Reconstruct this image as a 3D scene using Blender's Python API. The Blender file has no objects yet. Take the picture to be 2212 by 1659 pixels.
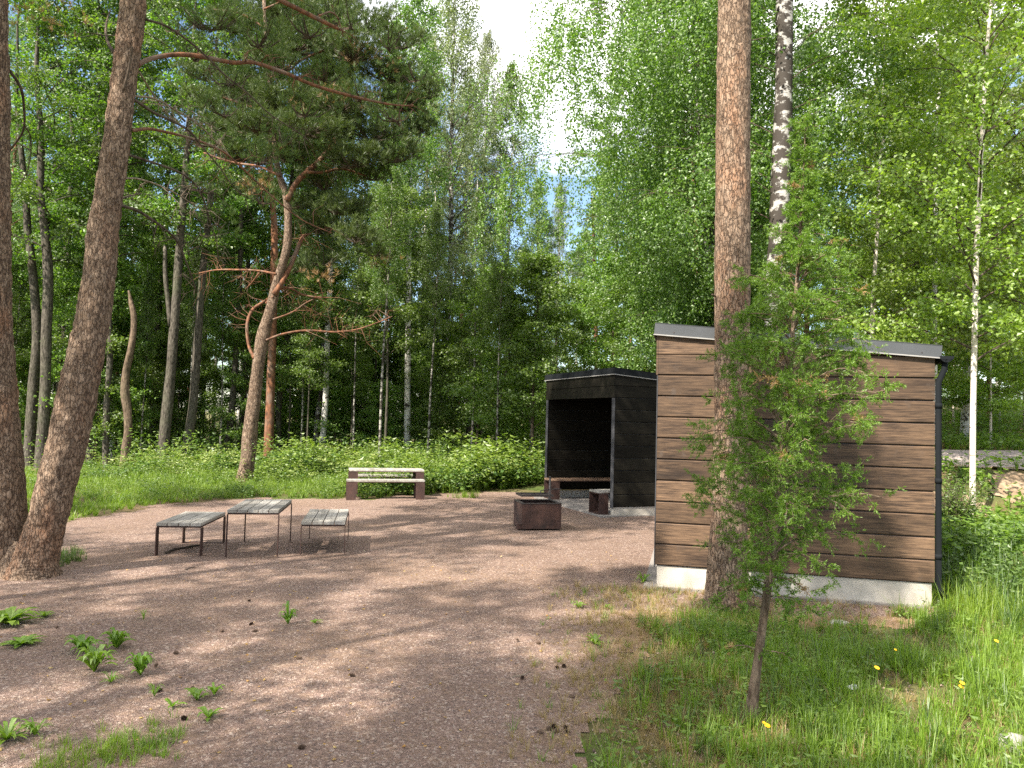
import bpy, math, random
import numpy as np
from mathutils import Vector, Matrix, noise as mnoise
R = math.radians
random.seed(7)
sc = bpy.context.scene
COL = sc.collection

# ------------------------------------------------------------------ camera
F, CX, CY, EYE = 1661.0, 1106.0, 829.5, 1.8          # measured in a 2212 x 1659 view of the photograph
cam_d = bpy.data.cameras.new("camera"); cam = bpy.data.objects.new("camera", cam_d); COL.objects.link(cam)
CM = Matrix.Rotation(R(90 + 2.5), 4, 'X') @ Matrix.Rotation(0.025, 4, 'Z')
cam.matrix_world = Matrix.Translation((0, 0, EYE)) @ CM
cam_d.sensor_width = 36.0; cam_d.lens = 36.0 * F / 2212.0
cam_d.clip_start = 0.05; cam_d.clip_end = 2000
sc.camera = cam

# ------------------------------------------------------------------ light
SUN_AZ, SUN_EL = R(47), R(46)       # light travels toward (cos az, sin az)
world = bpy.data.worlds.new("World"); sc.world = world; world.use_nodes = True
wn = world.node_tree; wn.nodes.clear()
sky = wn.nodes.new('ShaderNodeTexSky'); sky.sky_type = 'NISHITA'; sky.sun_disc = False
sky.sun_elevation = SUN_EL
sd = Vector((-math.cos(SUN_AZ), -math.sin(SUN_AZ), 0))
sky.sun_rotation = math.atan2(sd.x, sd.y)
sky.air_density = 1.0; sky.dust_density = 0.6; sky.ozone_density = 1.5
tc = wn.nodes.new('ShaderNodeTexCoord'); cn = wn.nodes.new('ShaderNodeTexNoise')
cn.inputs['Scale'].default_value = 2.6; cn.inputs['Detail'].default_value = 7; cn.inputs['Roughness'].default_value = 0.55
cm = wn.nodes.new('ShaderNodeMapping'); cm.inputs['Location'].default_value = (0.35, 0.1, 0.62); cm.inputs['Scale'].default_value = (1, 1, 1.5)
cr = wn.nodes.new('ShaderNodeValToRGB'); cr.color_ramp.elements[0].position = 0.42; cr.color_ramp.elements[1].position = 0.60
mx = wn.nodes.new('ShaderNodeMix'); mx.data_type = 'RGBA'; mx.inputs[7].default_value = (10.5, 10.2, 10.0, 1)
bg = wn.nodes.new('ShaderNodeBackground'); bg.inputs[1].default_value = 0.10
wo = wn.nodes.new('ShaderNodeOutputWorld')
L = wn.links.new
L(tc.outputs['Generated'], cm.inputs[0]); L(cm.outputs[0], cn.inputs['Vector']); sx = wn.nodes.new('ShaderNodeSeparateXYZ'); L(tc.outputs['Generated'], sx.inputs[0])
el = wn.nodes.new('ShaderNodeMapRange'); L(sx.outputs[2], el.inputs[0]); el.inputs[1].default_value = 0.30; el.inputs[2].default_value = 0.50; el.inputs[3].default_value = -0.12; el.inputs[4].default_value = 0.06
ad = wn.nodes.new('ShaderNodeMath'); L(cn.outputs[0], ad.inputs[0]); L(el.outputs[0], ad.inputs[1]); L(ad.outputs[0], cr.inputs[0])   # more cloud high up, blue toward the horizon
L(cr.outputs[0], mx.inputs[0]); L(sky.outputs[0], mx.inputs[6]); L(mx.outputs[2], bg.inputs[0]); L(bg.outputs[0], wo.inputs[0])
sl = bpy.data.lights.new("sun", 'SUN'); sl.energy = 5.0; sl.angle = R(0.5); sl.color = (1.0, 0.93, 0.82)
so = bpy.data.objects.new("sun", sl); COL.objects.link(so)
ldir = Vector((math.cos(SUN_AZ) * math.cos(SUN_EL), math.sin(SUN_AZ) * math.cos(SUN_EL), -math.sin(SUN_EL)))
so.rotation_euler = ldir.to_track_quat('-Z', 'Y').to_euler()
sc.view_settings.view_transform = 'Standard'; sc.view_settings.look = 'None'
sc.view_settings.exposure = 1.5; sc.view_settings.gamma = 1.0; sc.view_settings.use_curve_mapping = False
sc.cycles.max_bounces = 8; sc.cycles.diffuse_bounces = 6; sc.cycles.transmission_bounces = 6; sc.cycles.glossy_bounces = 2
sc.cycles.transparent_max_bounces = 4
sc.cycles.use_denoising = False
sc.cycles.sample_clamp_indirect = 6.0

# ------------------------------------------------------------------ pixel -> place
def ray(px, py):
    return (CM.to_3x3() @ Vector(((px - CX) / F, -(py - CY) / F, -1.0)))
def G(px, py, z=0.0):
    d = ray(px, py); t = (z - EYE) / d.z
    return Vector((d.x * t, d.y * t, z))
def PD(px, py, depth):
    d = ray(px, py); t = depth / d.y
    return Vector((d.x * t, depth, EYE + d.z * t))
def sm(t):
    t = min(1.0, max(0.0, t)); return t * t * (3 - 2 * t)
def terr(x, y):
    r = sm((x - 5.3) / 2.4)
    z = 0.28 * sm((x - 4.3) / 2.0) * sm((y - 5.5) / 4.0) + r * (0.78 * sm((y - 12.6) / 1.6) + 0.25 * sm((y - 14.5) / 3) + 0.75 * sm((y - 18.5) / 8) + 1.6 * sm((y - 26) / 30))
    z += 0.35 * sm((y - 26) / 20) * (0.5 + 0.5 * math.sin(x * 0.21 + 1) * math.sin(y * 0.17))
    return z + 0.012 * math.sin(x * 1.7 + y * 0.9) * math.sin(y * 1.3 - x * 0.5)

# ------------------------------------------------------------------ object helpers
def props(o, label=None, cat=None, group=None, kind=None):
    if label: o['label'] = label
    if cat: o['category'] = cat
    if group: o['group'] = group
    if kind: o['kind'] = kind
    return o
def thing(name, label, cat, loc=(0, 0, 0), rz=0.0, group=None):
    o = bpy.data.objects.new(name, None); COL.objects.link(o); o.location = loc; o.rotation_euler = (0, 0, rz)
    o.empty_display_size = 0.1
    return props(o, label, cat, group)
def link(name, me, parent=None):
    o = bpy.data.objects.new(name, me); COL.objects.link(o)
    if parent: o.parent = parent
    return o
def mesh_np(name, V, Fc, mat, smooth=False):
    """V (n,3), Fc (m,k)"""
    V = np.asarray(V, np.float32).reshape(-1, 3); Fc = np.asarray(Fc, np.int32); k = Fc.shape[1]; m = Fc.shape[0]
    me = bpy.data.meshes.new(name)
    me.vertices.add(len(V)); me.vertices.foreach_set('co', V.ravel())
    me.loops.add(m * k); me.loops.foreach_set('vertex_index', Fc.ravel())
    me.polygons.add(m); me.polygons.foreach_set('loop_start', np.arange(0, m * k, k, dtype=np.int32))
    me.polygons.foreach_set('use_smooth', np.full(m, smooth))
    me.update(calc_edges=True); me.materials.append(mat)
    return me
def quads(name, Q, mat):
    Q = np.asarray(Q, np.float32).reshape(-1, 4, 3)
    return mesh_np(name, Q.reshape(-1, 3), np.arange(len(Q) * 4).reshape(-1, 4), mat)
class MB:
    def __init__(s): s.v = []; s.f = []
    def add(s, vs, fs):
        b = len(s.v); s.v += [tuple(v) for v in vs]; s.f += [tuple(b + i for i in f) for f in fs]; return s
    def box(s, x0, x1, y0, y1, z0, z1, M=None, c=0.0):
        """box; c = chamfer on the edges that run along x"""
        if c:
            pr = [(y0 + c, z0), (y1 - c, z0), (y1, z0 + c), (y1, z1 - c), (y1 - c, z1), (y0 + c, z1), (y0, z1 - c), (y0, z0 + c)]
            vs = [Vector((x0, a, b)) for a, b in pr] + [Vector((x1, a, b)) for a, b in pr]
            fs = [(i, (i + 1) % 8, 8 + (i + 1) % 8, 8 + i) for i in range(8)] + [tuple(range(7, -1, -1)), tuple(range(8, 16))]
        else:
            vs = [Vector((x, y, z)) for x in (x0, x1) for y in (y0, y1) for z in (z0, z1)]
            fs = [(0, 1, 3, 2), (4, 6, 7, 5), (0, 4, 5, 1), (2, 3, 7, 6), (0, 2, 6, 4), (1, 5, 7, 3)]
        if M is not None: vs = [M @ v for v in vs]
        return s.add(vs, fs)
    def tube(s, pts, rad, n=8, cap=True, lump=0.0, seed=0.0, squash=1.0):
        pts = [Vector(p) for p in pts]; ring = []
        if not hasattr(rad, '__len__'): rad = [rad] * len(pts)
        u = None
        for i, p in enumerate(pts):
            t = (pts[min(i + 1, len(pts) - 1)] - pts[max(i - 1, 0)])
            if t.length < 1e-9: t = Vector((0, 0, 1))
            t.normalize()
            if u is None: u = Vector((1, 0, 0)) if abs(t.x) < 0.9 else Vector((0, 1, 0))
            u = (u - t * u.dot(t)); u.normalize(); w = t.cross(u)
            for k in range(n):
                a = 2 * math.pi * k / n; d = u * math.cos(a) + w * math.sin(a) * squash; r = rad[i]
                if lump: r *= 1 + lump * mnoise.noise(Vector((math.cos(a) * 1.6 + seed, math.sin(a) * 1.6, p.z * 2.0))) 
                ring.append(p + d * r)
        fs = [(i * n + k, i * n + (k + 1) % n, (i + 1) * n + (k + 1) % n, (i + 1) * n + k) for i in range(len(pts) - 1) for k in range(n)]
        if cap: fs += [tuple(range(n - 1, -1, -1)), tuple((len(pts) - 1) * n + k for k in range(n))]
        return s.add(ring, fs)
    def mesh(s, name, mat, smooth=False):
        me = bpy.data.meshes.new(name); me.from_pydata(s.v, [], s.f); me.materials.append(mat)
        if smooth: me.polygons.foreach_set('use_smooth', [True] * len(me.polygons))
        me.update(); return me
    def build(s, name, mat, parent=None, smooth=False): return link(name, s.mesh(name, mat, smooth), parent)
def spline(P, n):
    """Catmull-Rom through rows of P (any width), n samples per span"""
    P = [np.array(p, float) for p in P]; P = [2 * P[0] - P[1]] + P + [2 * P[-1] - P[-2]]; out = []
    for i in range(1, len(P) - 2):
        for k in range(n):
            t = k / n; a, b, c, d = P[i - 1:i + 3]
            out.append(0.5 * ((2 * b) + (-a + c) * t + (2 * a - 5 * b + 4 * c - d) * t * t + (-a + 3 * b - 3 * c + d) * t ** 3))
    out.append(P[-2]); return out

# ------------------------------------------------------------------ materials
def newmat(name):
    m = bpy.data.materials.new(name); m.use_nodes = True; nt = m.node_tree; nt.nodes.clear()
    return m, nt
def nd(nt, t, ins=None, **kw):
    n = nt.nodes.new('ShaderNode' + t)
    for k, v in kw.items(): setattr(n, k, v)
    for k, v in (ins or {}).items():
        if isinstance(v, bpy.types.NodeSocket): nt.links.new(v, n.inputs[k])
        else: n.inputs[k].default_value = v
    return n
def c4(c): return (c[0], c[1], c[2], 1)
def mixc(nt, f, a, b, bt='MIX'):
    n = nd(nt, 'Mix', data_type='RGBA', blend_type=bt)
    for k, v in ((0, f), (6, a), (7, b)):
        if isinstance(v, bpy.types.NodeSocket): nt.links.new(v, n.inputs[k])
        else: n.inputs[k].default_value = v if k == 0 else c4(v)
    return n.outputs[2]
def ramp(nt, f, a, b):
    n = nd(nt, 'MapRange', {0: f, 1: a, 2: b}); n.clamp = True; return n.outputs[0]
def coords(nt, scale=(1, 1, 1), kind='Object', loc=(0, 0, 0)):
    t = nd(nt, 'TexCoord'); return nd(nt, 'Mapping', {0: t.outputs[kind], 'Scale': scale, 'Location': loc}).outputs[0]
def nz(nt, vec, s, d=4, r=0.55):
    return nd(nt, 'TexNoise', {'Vector': vec, 'Scale': s, 'Detail': d, 'Roughness': r}).outputs[0]
def princ(nt, col, rough=0.8, bump=None, bs=0.5, bd=0.01, spec=0.3, metal=0.0):
    p = nd(nt, 'BsdfPrincipled', {'Roughness': rough, 'Specular IOR Level': spec, 'Metallic': metal})
    if isinstance(col, bpy.types.NodeSocket): nt.links.new(col, p.inputs['Base Color'])
    else: p.inputs['Base Color'].default_value = c4(col)
    if bump is not None:
        b = nd(nt, 'Bump', {'Height': bump, 'Strength': bs, 'Distance': bd}); nt.links.new(b.outputs[0], p.inputs['Normal'])
    o = nd(nt, 'OutputMaterial'); nt.links.new(p.outputs[0], o.inputs[0]); return p
def leaf_mat(name, c1, c2, tr=0.42, gl=0.06, warm=1.0, objv=0.25):
    m, nt = newmat(name)
    g = nd(nt, 'NewGeometry'); oi = nd(nt, 'ObjectInfo')
    col = mixc(nt, g.outputs['Random Per Island'], c1, c2)
    hsv = nd(nt, 'HueSaturation', {'Color': col, 'Value': nd(nt, 'MapRange', {0: oi.outputs['Random'], 3: 1 - objv, 4: 1 + objv}).outputs[0],
                                   'Hue': nd(nt, 'MapRange', {0: oi.outputs['Random'], 3: 0.49, 4: 0.508}).outputs[0]})
    col = hsv.outputs[0]
    d = nd(nt, 'BsdfDiffuse', {'Color': col})
    tcol = mixc(nt, 1.0, col, (1.35 * warm, 1.45, 0.7), 'MULTIPLY')
    t = nd(nt, 'BsdfTranslucent', {'Color': tcol})
    mx = nd(nt, 'MixShader', {0: tr, 1: d.outputs[0], 2: t.outputs[0]})
    gs = nd(nt, 'BsdfGlossy', {'Roughness': 0.5, 'Color': (1, 1, 1, 1)})
    m2 = nd(nt, 'MixShader', {0: gl, 1: mx.outputs[0], 2: gs.outputs[0]})
    nd(nt, 'OutputMaterial', {0: m2.outputs[0]})
    return m
def bark_pine(name, grey=0.5, orange=0.4, sc_v=42.0, k=1.0):
    m, nt = newmat(name)
    v = coords(nt, (1, 1, 0.34))
    wob = nd(nt, 'TexNoise', {'Vector': v, 'Scale': 17, 'Detail': 4, 'Roughness': 0.7})
    v2 = nd(nt, 'VectorMath', {0: v, 1: nd(nt, 'VectorMath', {0: wob.outputs[1], 'Scale': 0.085}, operation='SCALE').outputs[0]}, operation='ADD').outputs[0]
    vo = nd(nt, 'TexVoronoi', {'Vector': v2, 'Scale': sc_v}, feature='DISTANCE_TO_EDGE').outputs[0]
    vc = nd(nt, 'TexVoronoi', {'Vector': v2, 'Scale': sc_v}).outputs['Color']
    cell = nd(nt, 'SeparateColor', {0: vc}).outputs[0]
    big = nz(nt, coords(nt, (1, 1, 0.5)), 2.3, 4, 0.6); fine = nz(nt, v, 75, 5, 0.75); mid = nz(nt, coords(nt, (1, 1, 0.3)), 22, 4, 0.7)
    base = mixc(nt, cell, tuple(x * k for x in (0.185, 0.122, 0.080)), tuple(x * k for x in (0.33, 0.235, 0.165)))
    base = mixc(nt, ramp(nt, big, 0.66 - orange * 0.3, 0.86 - orange * 0.3), base, tuple(x * k for x in (0.34, 0.175, 0.10)))
    base = mixc(nt, ramp(nt, fine, 0.5, 0.75), base, (0.36 * grey + 0.22, 0.33 * grey + 0.175, 0.30 * grey + 0.14))
    base = mixc(nt, ramp(nt, mid, 0.52, 0.68), base, tuple(x * k for x in (0.105, 0.07, 0.05)))
    crack = ramp(nt, vo, 0.0, 0.12)
    col = mixc(nt, nd(nt, 'Math', {0: crack, 1: 0.22}, operation='ADD').outputs[0], (0.05, 0.032, 0.024), base)
    h = nd(nt, 'Math', {0: crack, 1: nd(nt, 'Math', {0: mid, 1: -2.0}, operation='MULTIPLY').outputs[0]}, operation='ADD').outputs[0]
    princ(nt, col, 0.9, h, 0.9, 0.012, 0.12); return m
def bark_red(name):
    m, nt = newmat(name)
    v = coords(nt, (1, 1, 0.5)); n = nz(nt, v, 14, 5); b = nz(nt, v, 3, 3)
    col = mixc(nt, ramp(nt, n, 0.35, 0.7), (0.075, 0.040, 0.026), (0.26, 0.115, 0.06))
    col = mixc(nt, ramp(nt, b, 0.5, 0.7), col, (0.19, 0.135, 0.10))
    princ(nt, col, 0.85, n, 1.0, 0.01, 0.2); return m
def bark_grey(name, a=(0.030, 0.026, 0.020), b=(0.135, 0.118, 0.095), moss=0.35):
    m, nt = newmat(name)
    v = coords(nt, (1, 1, 0.3)); n = nz(nt, v, 26, 5, 0.65); p = nz(nt, coords(nt), 1.6, 4)
    col = mixc(nt, ramp(nt, n, 0.36, 0.66), a, b)
    col = mixc(nt, nd(nt, 'Math', {0: ramp(nt, p, 0.5, 0.7), 1: moss}, operation='MULTIPLY').outputs[0], col, (0.10, 0.115, 0.06))
    princ(nt, col, 0.92, n, 0.9, 0.02, 0.12); return m
def bark_birch(name, dark=0.5, white=(0.60, 0.57, 0.52)):
    m, nt = newmat(name)
    v = coords(nt, (0.8, 0.8, 7)); l = nz(nt, v, 4.5, 4, 0.6)
    p = nz(nt, coords(nt, (1.2, 1.2, 1.6)), 4.5, 5, 0.65); s = nz(nt, coords(nt), 30, 3)
    w = mixc(nt, ramp(nt, s, 0.4, 0.7), white, tuple(x * 0.72 for x in white))
    col = mixc(nt, ramp(nt, l, 0.60, 0.66), w, (0.05, 0.04, 0.035))
    col = mixc(nt, ramp(nt, p, 0.66 - dark * 0.3, 0.72 - dark * 0.3), col, (0.045, 0.037, 0.03))
    princ(nt, col, 0.8, p, 0.6, 0.01, 0.2); return m
def stained_wood(name, light, dark, streak=0.5, grey=None, gloss=0.25, along=0, gs=5):
    m, nt = newmat(name)
    sc_ = [12, 12, 12]; sc_[along] = 0.8
    v = coords(nt, tuple(sc_)); g = nz(nt, v, gs, 6, 0.7)
    sc2 = [5, 5, 5]; sc2[along] = 0.9
    b = nz(nt, coords(nt, tuple(sc2)), 1.4, 3, 0.5); big = nz(nt, coords(nt), 1.1, 3)
    col = mixc(nt, ramp(nt, g, 0.36, 0.68), dark, light)
    col = mixc(nt, nd(nt, 'Math', {0: ramp(nt, b, 0.50, 0.72), 1: streak}, operation='MULTIPLY').outputs[0], col, dark)
    col = mixc(nt, nd(nt, 'Math', {0: ramp(nt, big, 0.45, 0.75), 1: 0.35}, operation='MULTIPLY').outputs[0], col, tuple(x * 1.25 for x in light))
    isl = nd(nt, 'NewGeometry').outputs['Random Per Island']
    col = nd(nt, 'HueSaturation', {'Color': col, 'Value': nd(nt, 'MapRange', {0: isl, 3: 0.72, 4: 1.28}).outputs[0]}).outputs[0]
    if grey:
        f = nz(nt, coords(nt, (1.5, 1.5, 1)), 6, 4, 0.6)
        col = mixc(nt, ramp(nt, f, 0.60, 0.78), col, grey)
    princ(nt, col, 0.6, g, 0.25, 0.004, gloss); return m
def plain(name, c, c2=None, rough=0.8, scale=6, bumpd=0.004, spec=0.3, metal=0.0):
    m, nt = newmat(name); v = coords(nt); n = nz(nt, v, scale, 6, 0.65)
    princ(nt, mixc(nt, ramp(nt, n, 0.32, 0.7), c, c2 or tuple(x * 0.6 for x in c)), rough, n, 0.5, bumpd, spec, metal); return m

M = {}
M['leaf_alder'] = leaf_mat('alder leaves', (0.058, 0.130, 0.012), (0.145, 0.240, 0.030), 0.55, 0.04)
M['leaf_birch'] = leaf_mat('birch leaves', (0.058, 0.125, 0.012), (0.150, 0.235, 0.034), 0.5, 0.05)
M['leaf_pale'] = leaf_mat('pale birch leaves', (0.105, 0.135, 0.050), (0.20, 0.230, 0.100), 0.45, 0.06)
M['leaf_young'] = leaf_mat('young birch leaves', (0.115, 0.195, 0.012), (0.24, 0.335, 0.040), 0.55, 0.05)
M['leaf_shrub'] = leaf_mat('shrub leaves', (0.080, 0.150, 0.018), (0.175, 0.265, 0.042), 0.52, 0.04)
M['needle'] = leaf_mat('pine needles', (0.038, 0.068, 0.014), (0.105, 0.150, 0.030), 0.3, 0.03)
M['needle_soft'] = leaf_mat('light pine needles', (0.075, 0.125, 0.040), (0.13, 0.20, 0.07), 0.35, 0.05)
M['needle_dry'] = leaf_mat('dry pine needles', (0.22, 0.13, 0.05), (0.32, 0.20, 0.09), 0.3, 0.03)
M['juniper'] = leaf_mat('juniper needles', (0.062, 0.140, 0.010), (0.160, 0.280, 0.028), 0.42, 0.03, objv=0.0)
M['grass'] = leaf_mat('green grass blades', (0.100, 0.180, 0.012), (0.22, 0.32, 0.035), 0.47, 0.03, objv=0)
M['grass_dark'] = leaf_mat('dark grass blades', (0.05, 0.095, 0.018), (0.11, 0.18, 0.035), 0.42, 0.04, objv=0)
M['grass_dry'] = leaf_mat('dry grass blades', (0.22, 0.16, 0.06), (0.36, 0.27, 0.12), 0.35, 0.03, objv=0)
M['herb'] = leaf_mat('herb leaves', (0.085, 0.160, 0.012), (0.19, 0.28, 0.035), 0.45, 0.04, objv=0)
M['herb_dark'] = leaf_mat('dark herb leaves', (0.045, 0.105, 0.015), (0.105, 0.185, 0.030), 0.42, 0.04, objv=0)
M['weed'] = leaf_mat('weed leaves', (0.11, 0.21, 0.012), (0.20, 0.32, 0.035), 0.45, 0.04, objv=0)
M['pine_bark'] = bark_pine('pine bark', 0.16, 0.50, 34.0, 0.92)
M['pine_bark_dark'] = bark_pine('rough brown pine bark', 0.3, 0.15, 30.0, 0.8)
M['red_bark'] = bark_red('red pine bark')
M['grey_bark'] = bark_grey('grey alder bark')
M['brown_bark'] = bark_grey('brown bark', (0.075, 0.05, 0.035), (0.24, 0.18, 0.13), 0.15)
M['twig'] = bark_grey('twig bark', (0.04, 0.03, 0.022), (0.13, 0.10, 0.075), 0.2)
M['dead_twig'] = bark_grey('dead twig bark', (0.16, 0.12, 0.085), (0.33, 0.27, 0.21), 0.1)
M['snag'] = bark_grey('bare weathered wood', (0.06, 0.042, 0.03), (0.20, 0.145, 0.10), 0.3)
M['birch_bark'] = bark_birch('birch bark', 0.42)
M['birch_bark_rough'] = bark_birch('rough old birch bark', 0.76, (0.40, 0.38, 0.35))
M['birch_bark_young'] = bark_birch('young birch bark', 0.12, (0.66, 0.58, 0.49))
M['birch_bark_thin'] = bark_birch('slim birch bark', 0.62, (0.34, 0.32, 0.28))
M['wall_wood'] = stained_wood('brown stained wall boards', (0.158, 0.098, 0.058), (0.020, 0.013, 0.010), 0.92, (0.075, 0.056, 0.044), 0.25)
M['dark_wood'] = stained_wood('nearly black stained boards', (0.019, 0.017, 0.012), (0.006, 0.005, 0.004), 0.5, None, 0.08)
M['dark_end'] = plain('dark board ends', (0.06, 0.06, 0.065), (0.03, 0.03, 0.032), 0.8)
M['grey_wood'] = stained_wood('weathered grey boards', (0.38, 0.36, 0.325), (0.16, 0.145, 0.125), 0.6, (0.25, 0.255, 0.235), 0.2, along=1, gs=1.6)
M['grey_wood_x'] = stained_wood('weathered pale boards', (0.40, 0.38, 0.34), (0.18, 0.165, 0.14), 0.5, (0.28, 0.28, 0.26), 0.2, gs=1.6)
M['bench_wood'] = stained_wood('warm bench boards', (0.34, 0.22, 0.14), (0.16, 0.10, 0.07), 0.5, None, 0.2)
M['rust'] = plain('rusty brown steel', (0.105, 0.055, 0.042), (0.030, 0.020, 0.018), 0.75, 4.5, 0.002, 0.35)
M['leg_steel'] = plain('dark brown steel plate', (0.075, 0.038, 0.030), (0.04, 0.024, 0.02), 0.7, 9, 0.002, 0.35)
M['black_steel'] = plain('black iron', (0.036, 0.033, 0.033), (0.055, 0.042, 0.036), 0.55, 12, 0.001, 0.4)
M['fascia'] = plain('grey sheet metal', (0.085, 0.088, 0.092), (0.065, 0.067, 0.07), 0.4, 3, 0.001, 0.5, 0.3)
M['fascia_dark'] = plain('black sheet metal', (0.010, 0.012, 0.014), (0.014, 0.015, 0.016), 0.8, 3, 0.001, 0.05, 0.0)
M['fascia_edge'] = plain('pale metal drip edge', (0.30, 0.29, 0.27), (0.22, 0.21, 0.20), 0.5, 5)
M['concrete'] = plain('pale concrete', (0.50, 0.46, 0.40), (0.36, 0.33, 0.28), 0.9, 5, 0.004, 0.2)
M['slab'] = plain('grey concrete slab', (0.27, 0.245, 0.22), (0.20, 0.18, 0.165), 0.9, 9, 0.003, 0.2)
M['stone'] = plain('grey stone', (0.33, 0.30, 0.28), (0.18, 0.165, 0.155), 0.9, 9, 0.01, 0.2)
M['cone'] = plain('pine cone scales', (0.075, 0.045, 0.03), (0.15, 0.10, 0.07), 0.8, 60)
M['dead_leaf'] = leaf_mat('fallen yellow leaves', (0.42, 0.22, 0.05), (0.5, 0.36, 0.12), 0.3, 0.05, objv=0.3)
M['yellow'] = plain('yellow petals', (0.75, 0.5, 0.02), (0.7, 0.38, 0.01), 0.7, 50)
M['paper'] = plain('white paper', (0.75, 0.75, 0.74), (0.6, 0.6, 0.6), 0.8, 20)

def gravel_mat():
    m, nt = newmat('pinkish crushed gravel')
    v = coords(nt)
    vo = nd(nt, 'TexVoronoi', {'Vector': v, 'Scale': 125}); cell = nd(nt, 'SeparateColor', {0: vo.outputs['Color']})
    vo2 = nd(nt, 'TexVoronoi', {'Vector': v, 'Scale': 62}); cell2 = nd(nt, 'SeparateColor', {0: vo2.outputs['Color']})
    n1 = nz(nt, v, 0.9, 5, 0.6); n2 = nz(nt, coords(nt, (3, 9, 3)), 1.2, 5, 0.65); n3 = nz(nt, v, 14, 4, 0.7)
    col = mixc(nt, cell.outputs[0], (0.122, 0.080, 0.064), (0.325, 0.228, 0.188))
    col = mixc(nt, ramp(nt, cell2.outputs[1], 0.80, 0.98), col, (0.44, 0.35, 0.29))
    col = mixc(nt, ramp(nt, cell2.outputs[2], 0.86, 0.97), col, (0.12, 0.09, 0.08))
    col = mixc(nt, nd(nt, 'Math', {0: ramp(nt, n1, 0.42, 0.66), 1: 0.45}, operation='MULTIPLY').outputs[0], col, (0.17, 0.112, 0.08))
    col = mixc(nt, nd(nt, 'Math', {0: ramp(nt, n2, 0.52, 0.72), 1: 0.5}, operation='MULTIPLY').outputs[0], col, (0.135, 0.092, 0.070))
    at = nd(nt, 'Attribute', attribute_name='litter').outputs['Fac']
    lt = nd(nt, 'Math', {0: at, 1: nd(nt, 'MapRange', {0: n3, 1: 0.3, 2: 0.7, 3: -0.25, 4: 0.35}).outputs[0]}, operation='ADD'); lt.use_clamp = True
    litter = mixc(nt, nz(nt, coords(nt, (1, 1, 1)), 45, 4, 0.7), (0.16, 0.09, 0.05), (0.42, 0.29, 0.17))
    col = mixc(nt, lt.outputs[0], col, litter)
    h = nd(nt, 'Math', {0: vo.outputs[0], 1: nd(nt, 'Math', {0: n3, 1: 1.2}, operation='MULTIPLY').outputs[0]}, operation='ADD').outputs[0]
    princ(nt, col, 0.92, h, 0.9, 0.012, 0.15); return m
M['gravel'] = gravel_mat()
def soil_mat():
    m, nt = newmat('mossy forest soil'); v = coords(nt)
    a = nz(nt, v, 0.7, 5); b = nz(nt, v, 22, 5, 0.7)
    col = mixc(nt, b, (0.075, 0.055, 0.03), (0.20, 0.15, 0.08))
    col = mixc(nt, ramp(nt, a, 0.4, 0.62), col, mixc(nt, b, (0.04, 0.065, 0.015), (0.10, 0.13, 0.035)))
    princ(nt, col, 0.95, b, 0.9, 0.03, 0.1); return m
M['soil'] = soil_mat()
M['bank'] = plain('bare brown bank', (0.34, 0.25, 0.17), (0.16, 0.11, 0.07), 0.95, 4, 0.05, 0.1)
M['road'] = plain('grey pink road', (0.40, 0.33, 0.30), (0.24, 0.20, 0.19), 0.9, 3, 0.01, 0.2)

# ------------------------------------------------------------------ ground
def inpoly(x, y, P):
    c = False; j = len(P) - 1
    for i in range(len(P)):
        if (P[i][1] > y) != (P[j][1] > y) and x < (P[j][0] - P[i][0]) * (y - P[i][1]) / (P[j][1] - P[i][1]) + P[i][0]: c = not c
        j = i
    return c
def grid_mesh(name, xs, ys, zf, mat, keep=None, attr=None):
    V = np.array([(x, y, zf(x, y)) for y in ys for x in xs]); nx = len(xs); Fc = []
    for j in range(len(ys) - 1):
        for i in range(nx - 1):
            if keep is None or keep((xs[i] + xs[i + 1]) / 2, (ys[j] + ys[j + 1]) / 2):
                Fc.append((j * nx + i, j * nx + i + 1, (j + 1) * nx + i + 1, (j + 1) * nx + i))
    me = mesh_np(name, V, Fc, mat, True)
    if attr:
        a = me.attributes.new('litter', 'FLOAT', 'POINT'); a.data.foreach_set('value', np.array([attr(v[0], v[1]) for v in V], np.float32))
    return me
def axis(a, b, fine0, fine1, sf, grow=1.18):
    out = list(np.arange(fine0, fine1, sf)); s = sf; x = out[-1]
    while x < b: s *= grow; x += s; out.append(x)
    s = sf; x = fine0; pre = []
    while x > a: s *= grow; x -= s; pre.append(x)
    return np.array(pre[::-1] + out)
g = link('ground', grid_mesh('ground', axis(-400, 400, -14, 18, 0.4), axis(-60, 700, -2, 32, 0.4), lambda x, y: terr(x, y) - 0.002, M['soil']))
props(g, kind='structure')
GP = [G(*p) for p in [(1990, 1352), (1700, 1352), (1500, 1345), (1390, 1385), (1345, 1450), (1330, 1530), (1260, 1600), (1240, 1659), (1235, 1750)]]
GP += [Vector((0.25, 1.5, 0)), Vector((-9, 0.5, 0)), Vector((-11, 8, 0))]
GP += [G(*p) for p in [(-60, 1215), (0, 1180), (60, 1135), (150, 1125), (245, 1112), (330, 1093), (480, 1080), (640, 1076), (800, 1078), (915, 1070), (1020, 1063), (1110, 1056), (1175, 1050), (1300, 1030)]]
GP += [Vector((5.2, 17.5, 0)), Vector((5.4, 12, 0)), Vector((4.6, 9.0, 0)), Vector((4.35, 7.6, 0))]
GPL = [(p.x, p.y) for p in GP]
def edge_noise(x, y, a=0.16): return (a * mnoise.noise(Vector((x * 2.2, y * 2.2, 0))) + a * 0.6 * mnoise.noise(Vector((x * 7, y * 7, 3))), a * mnoise.noise(Vector((x * 2.2, y * 2.2, 9))))
def on_gravel(x, y, a=0.16):
    dx, dy = edge_noise(x, y, a * (1 + y * 0.06)); return inpoly(x + dx * 1.5, y + dy * 1.5, GPL)
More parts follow.
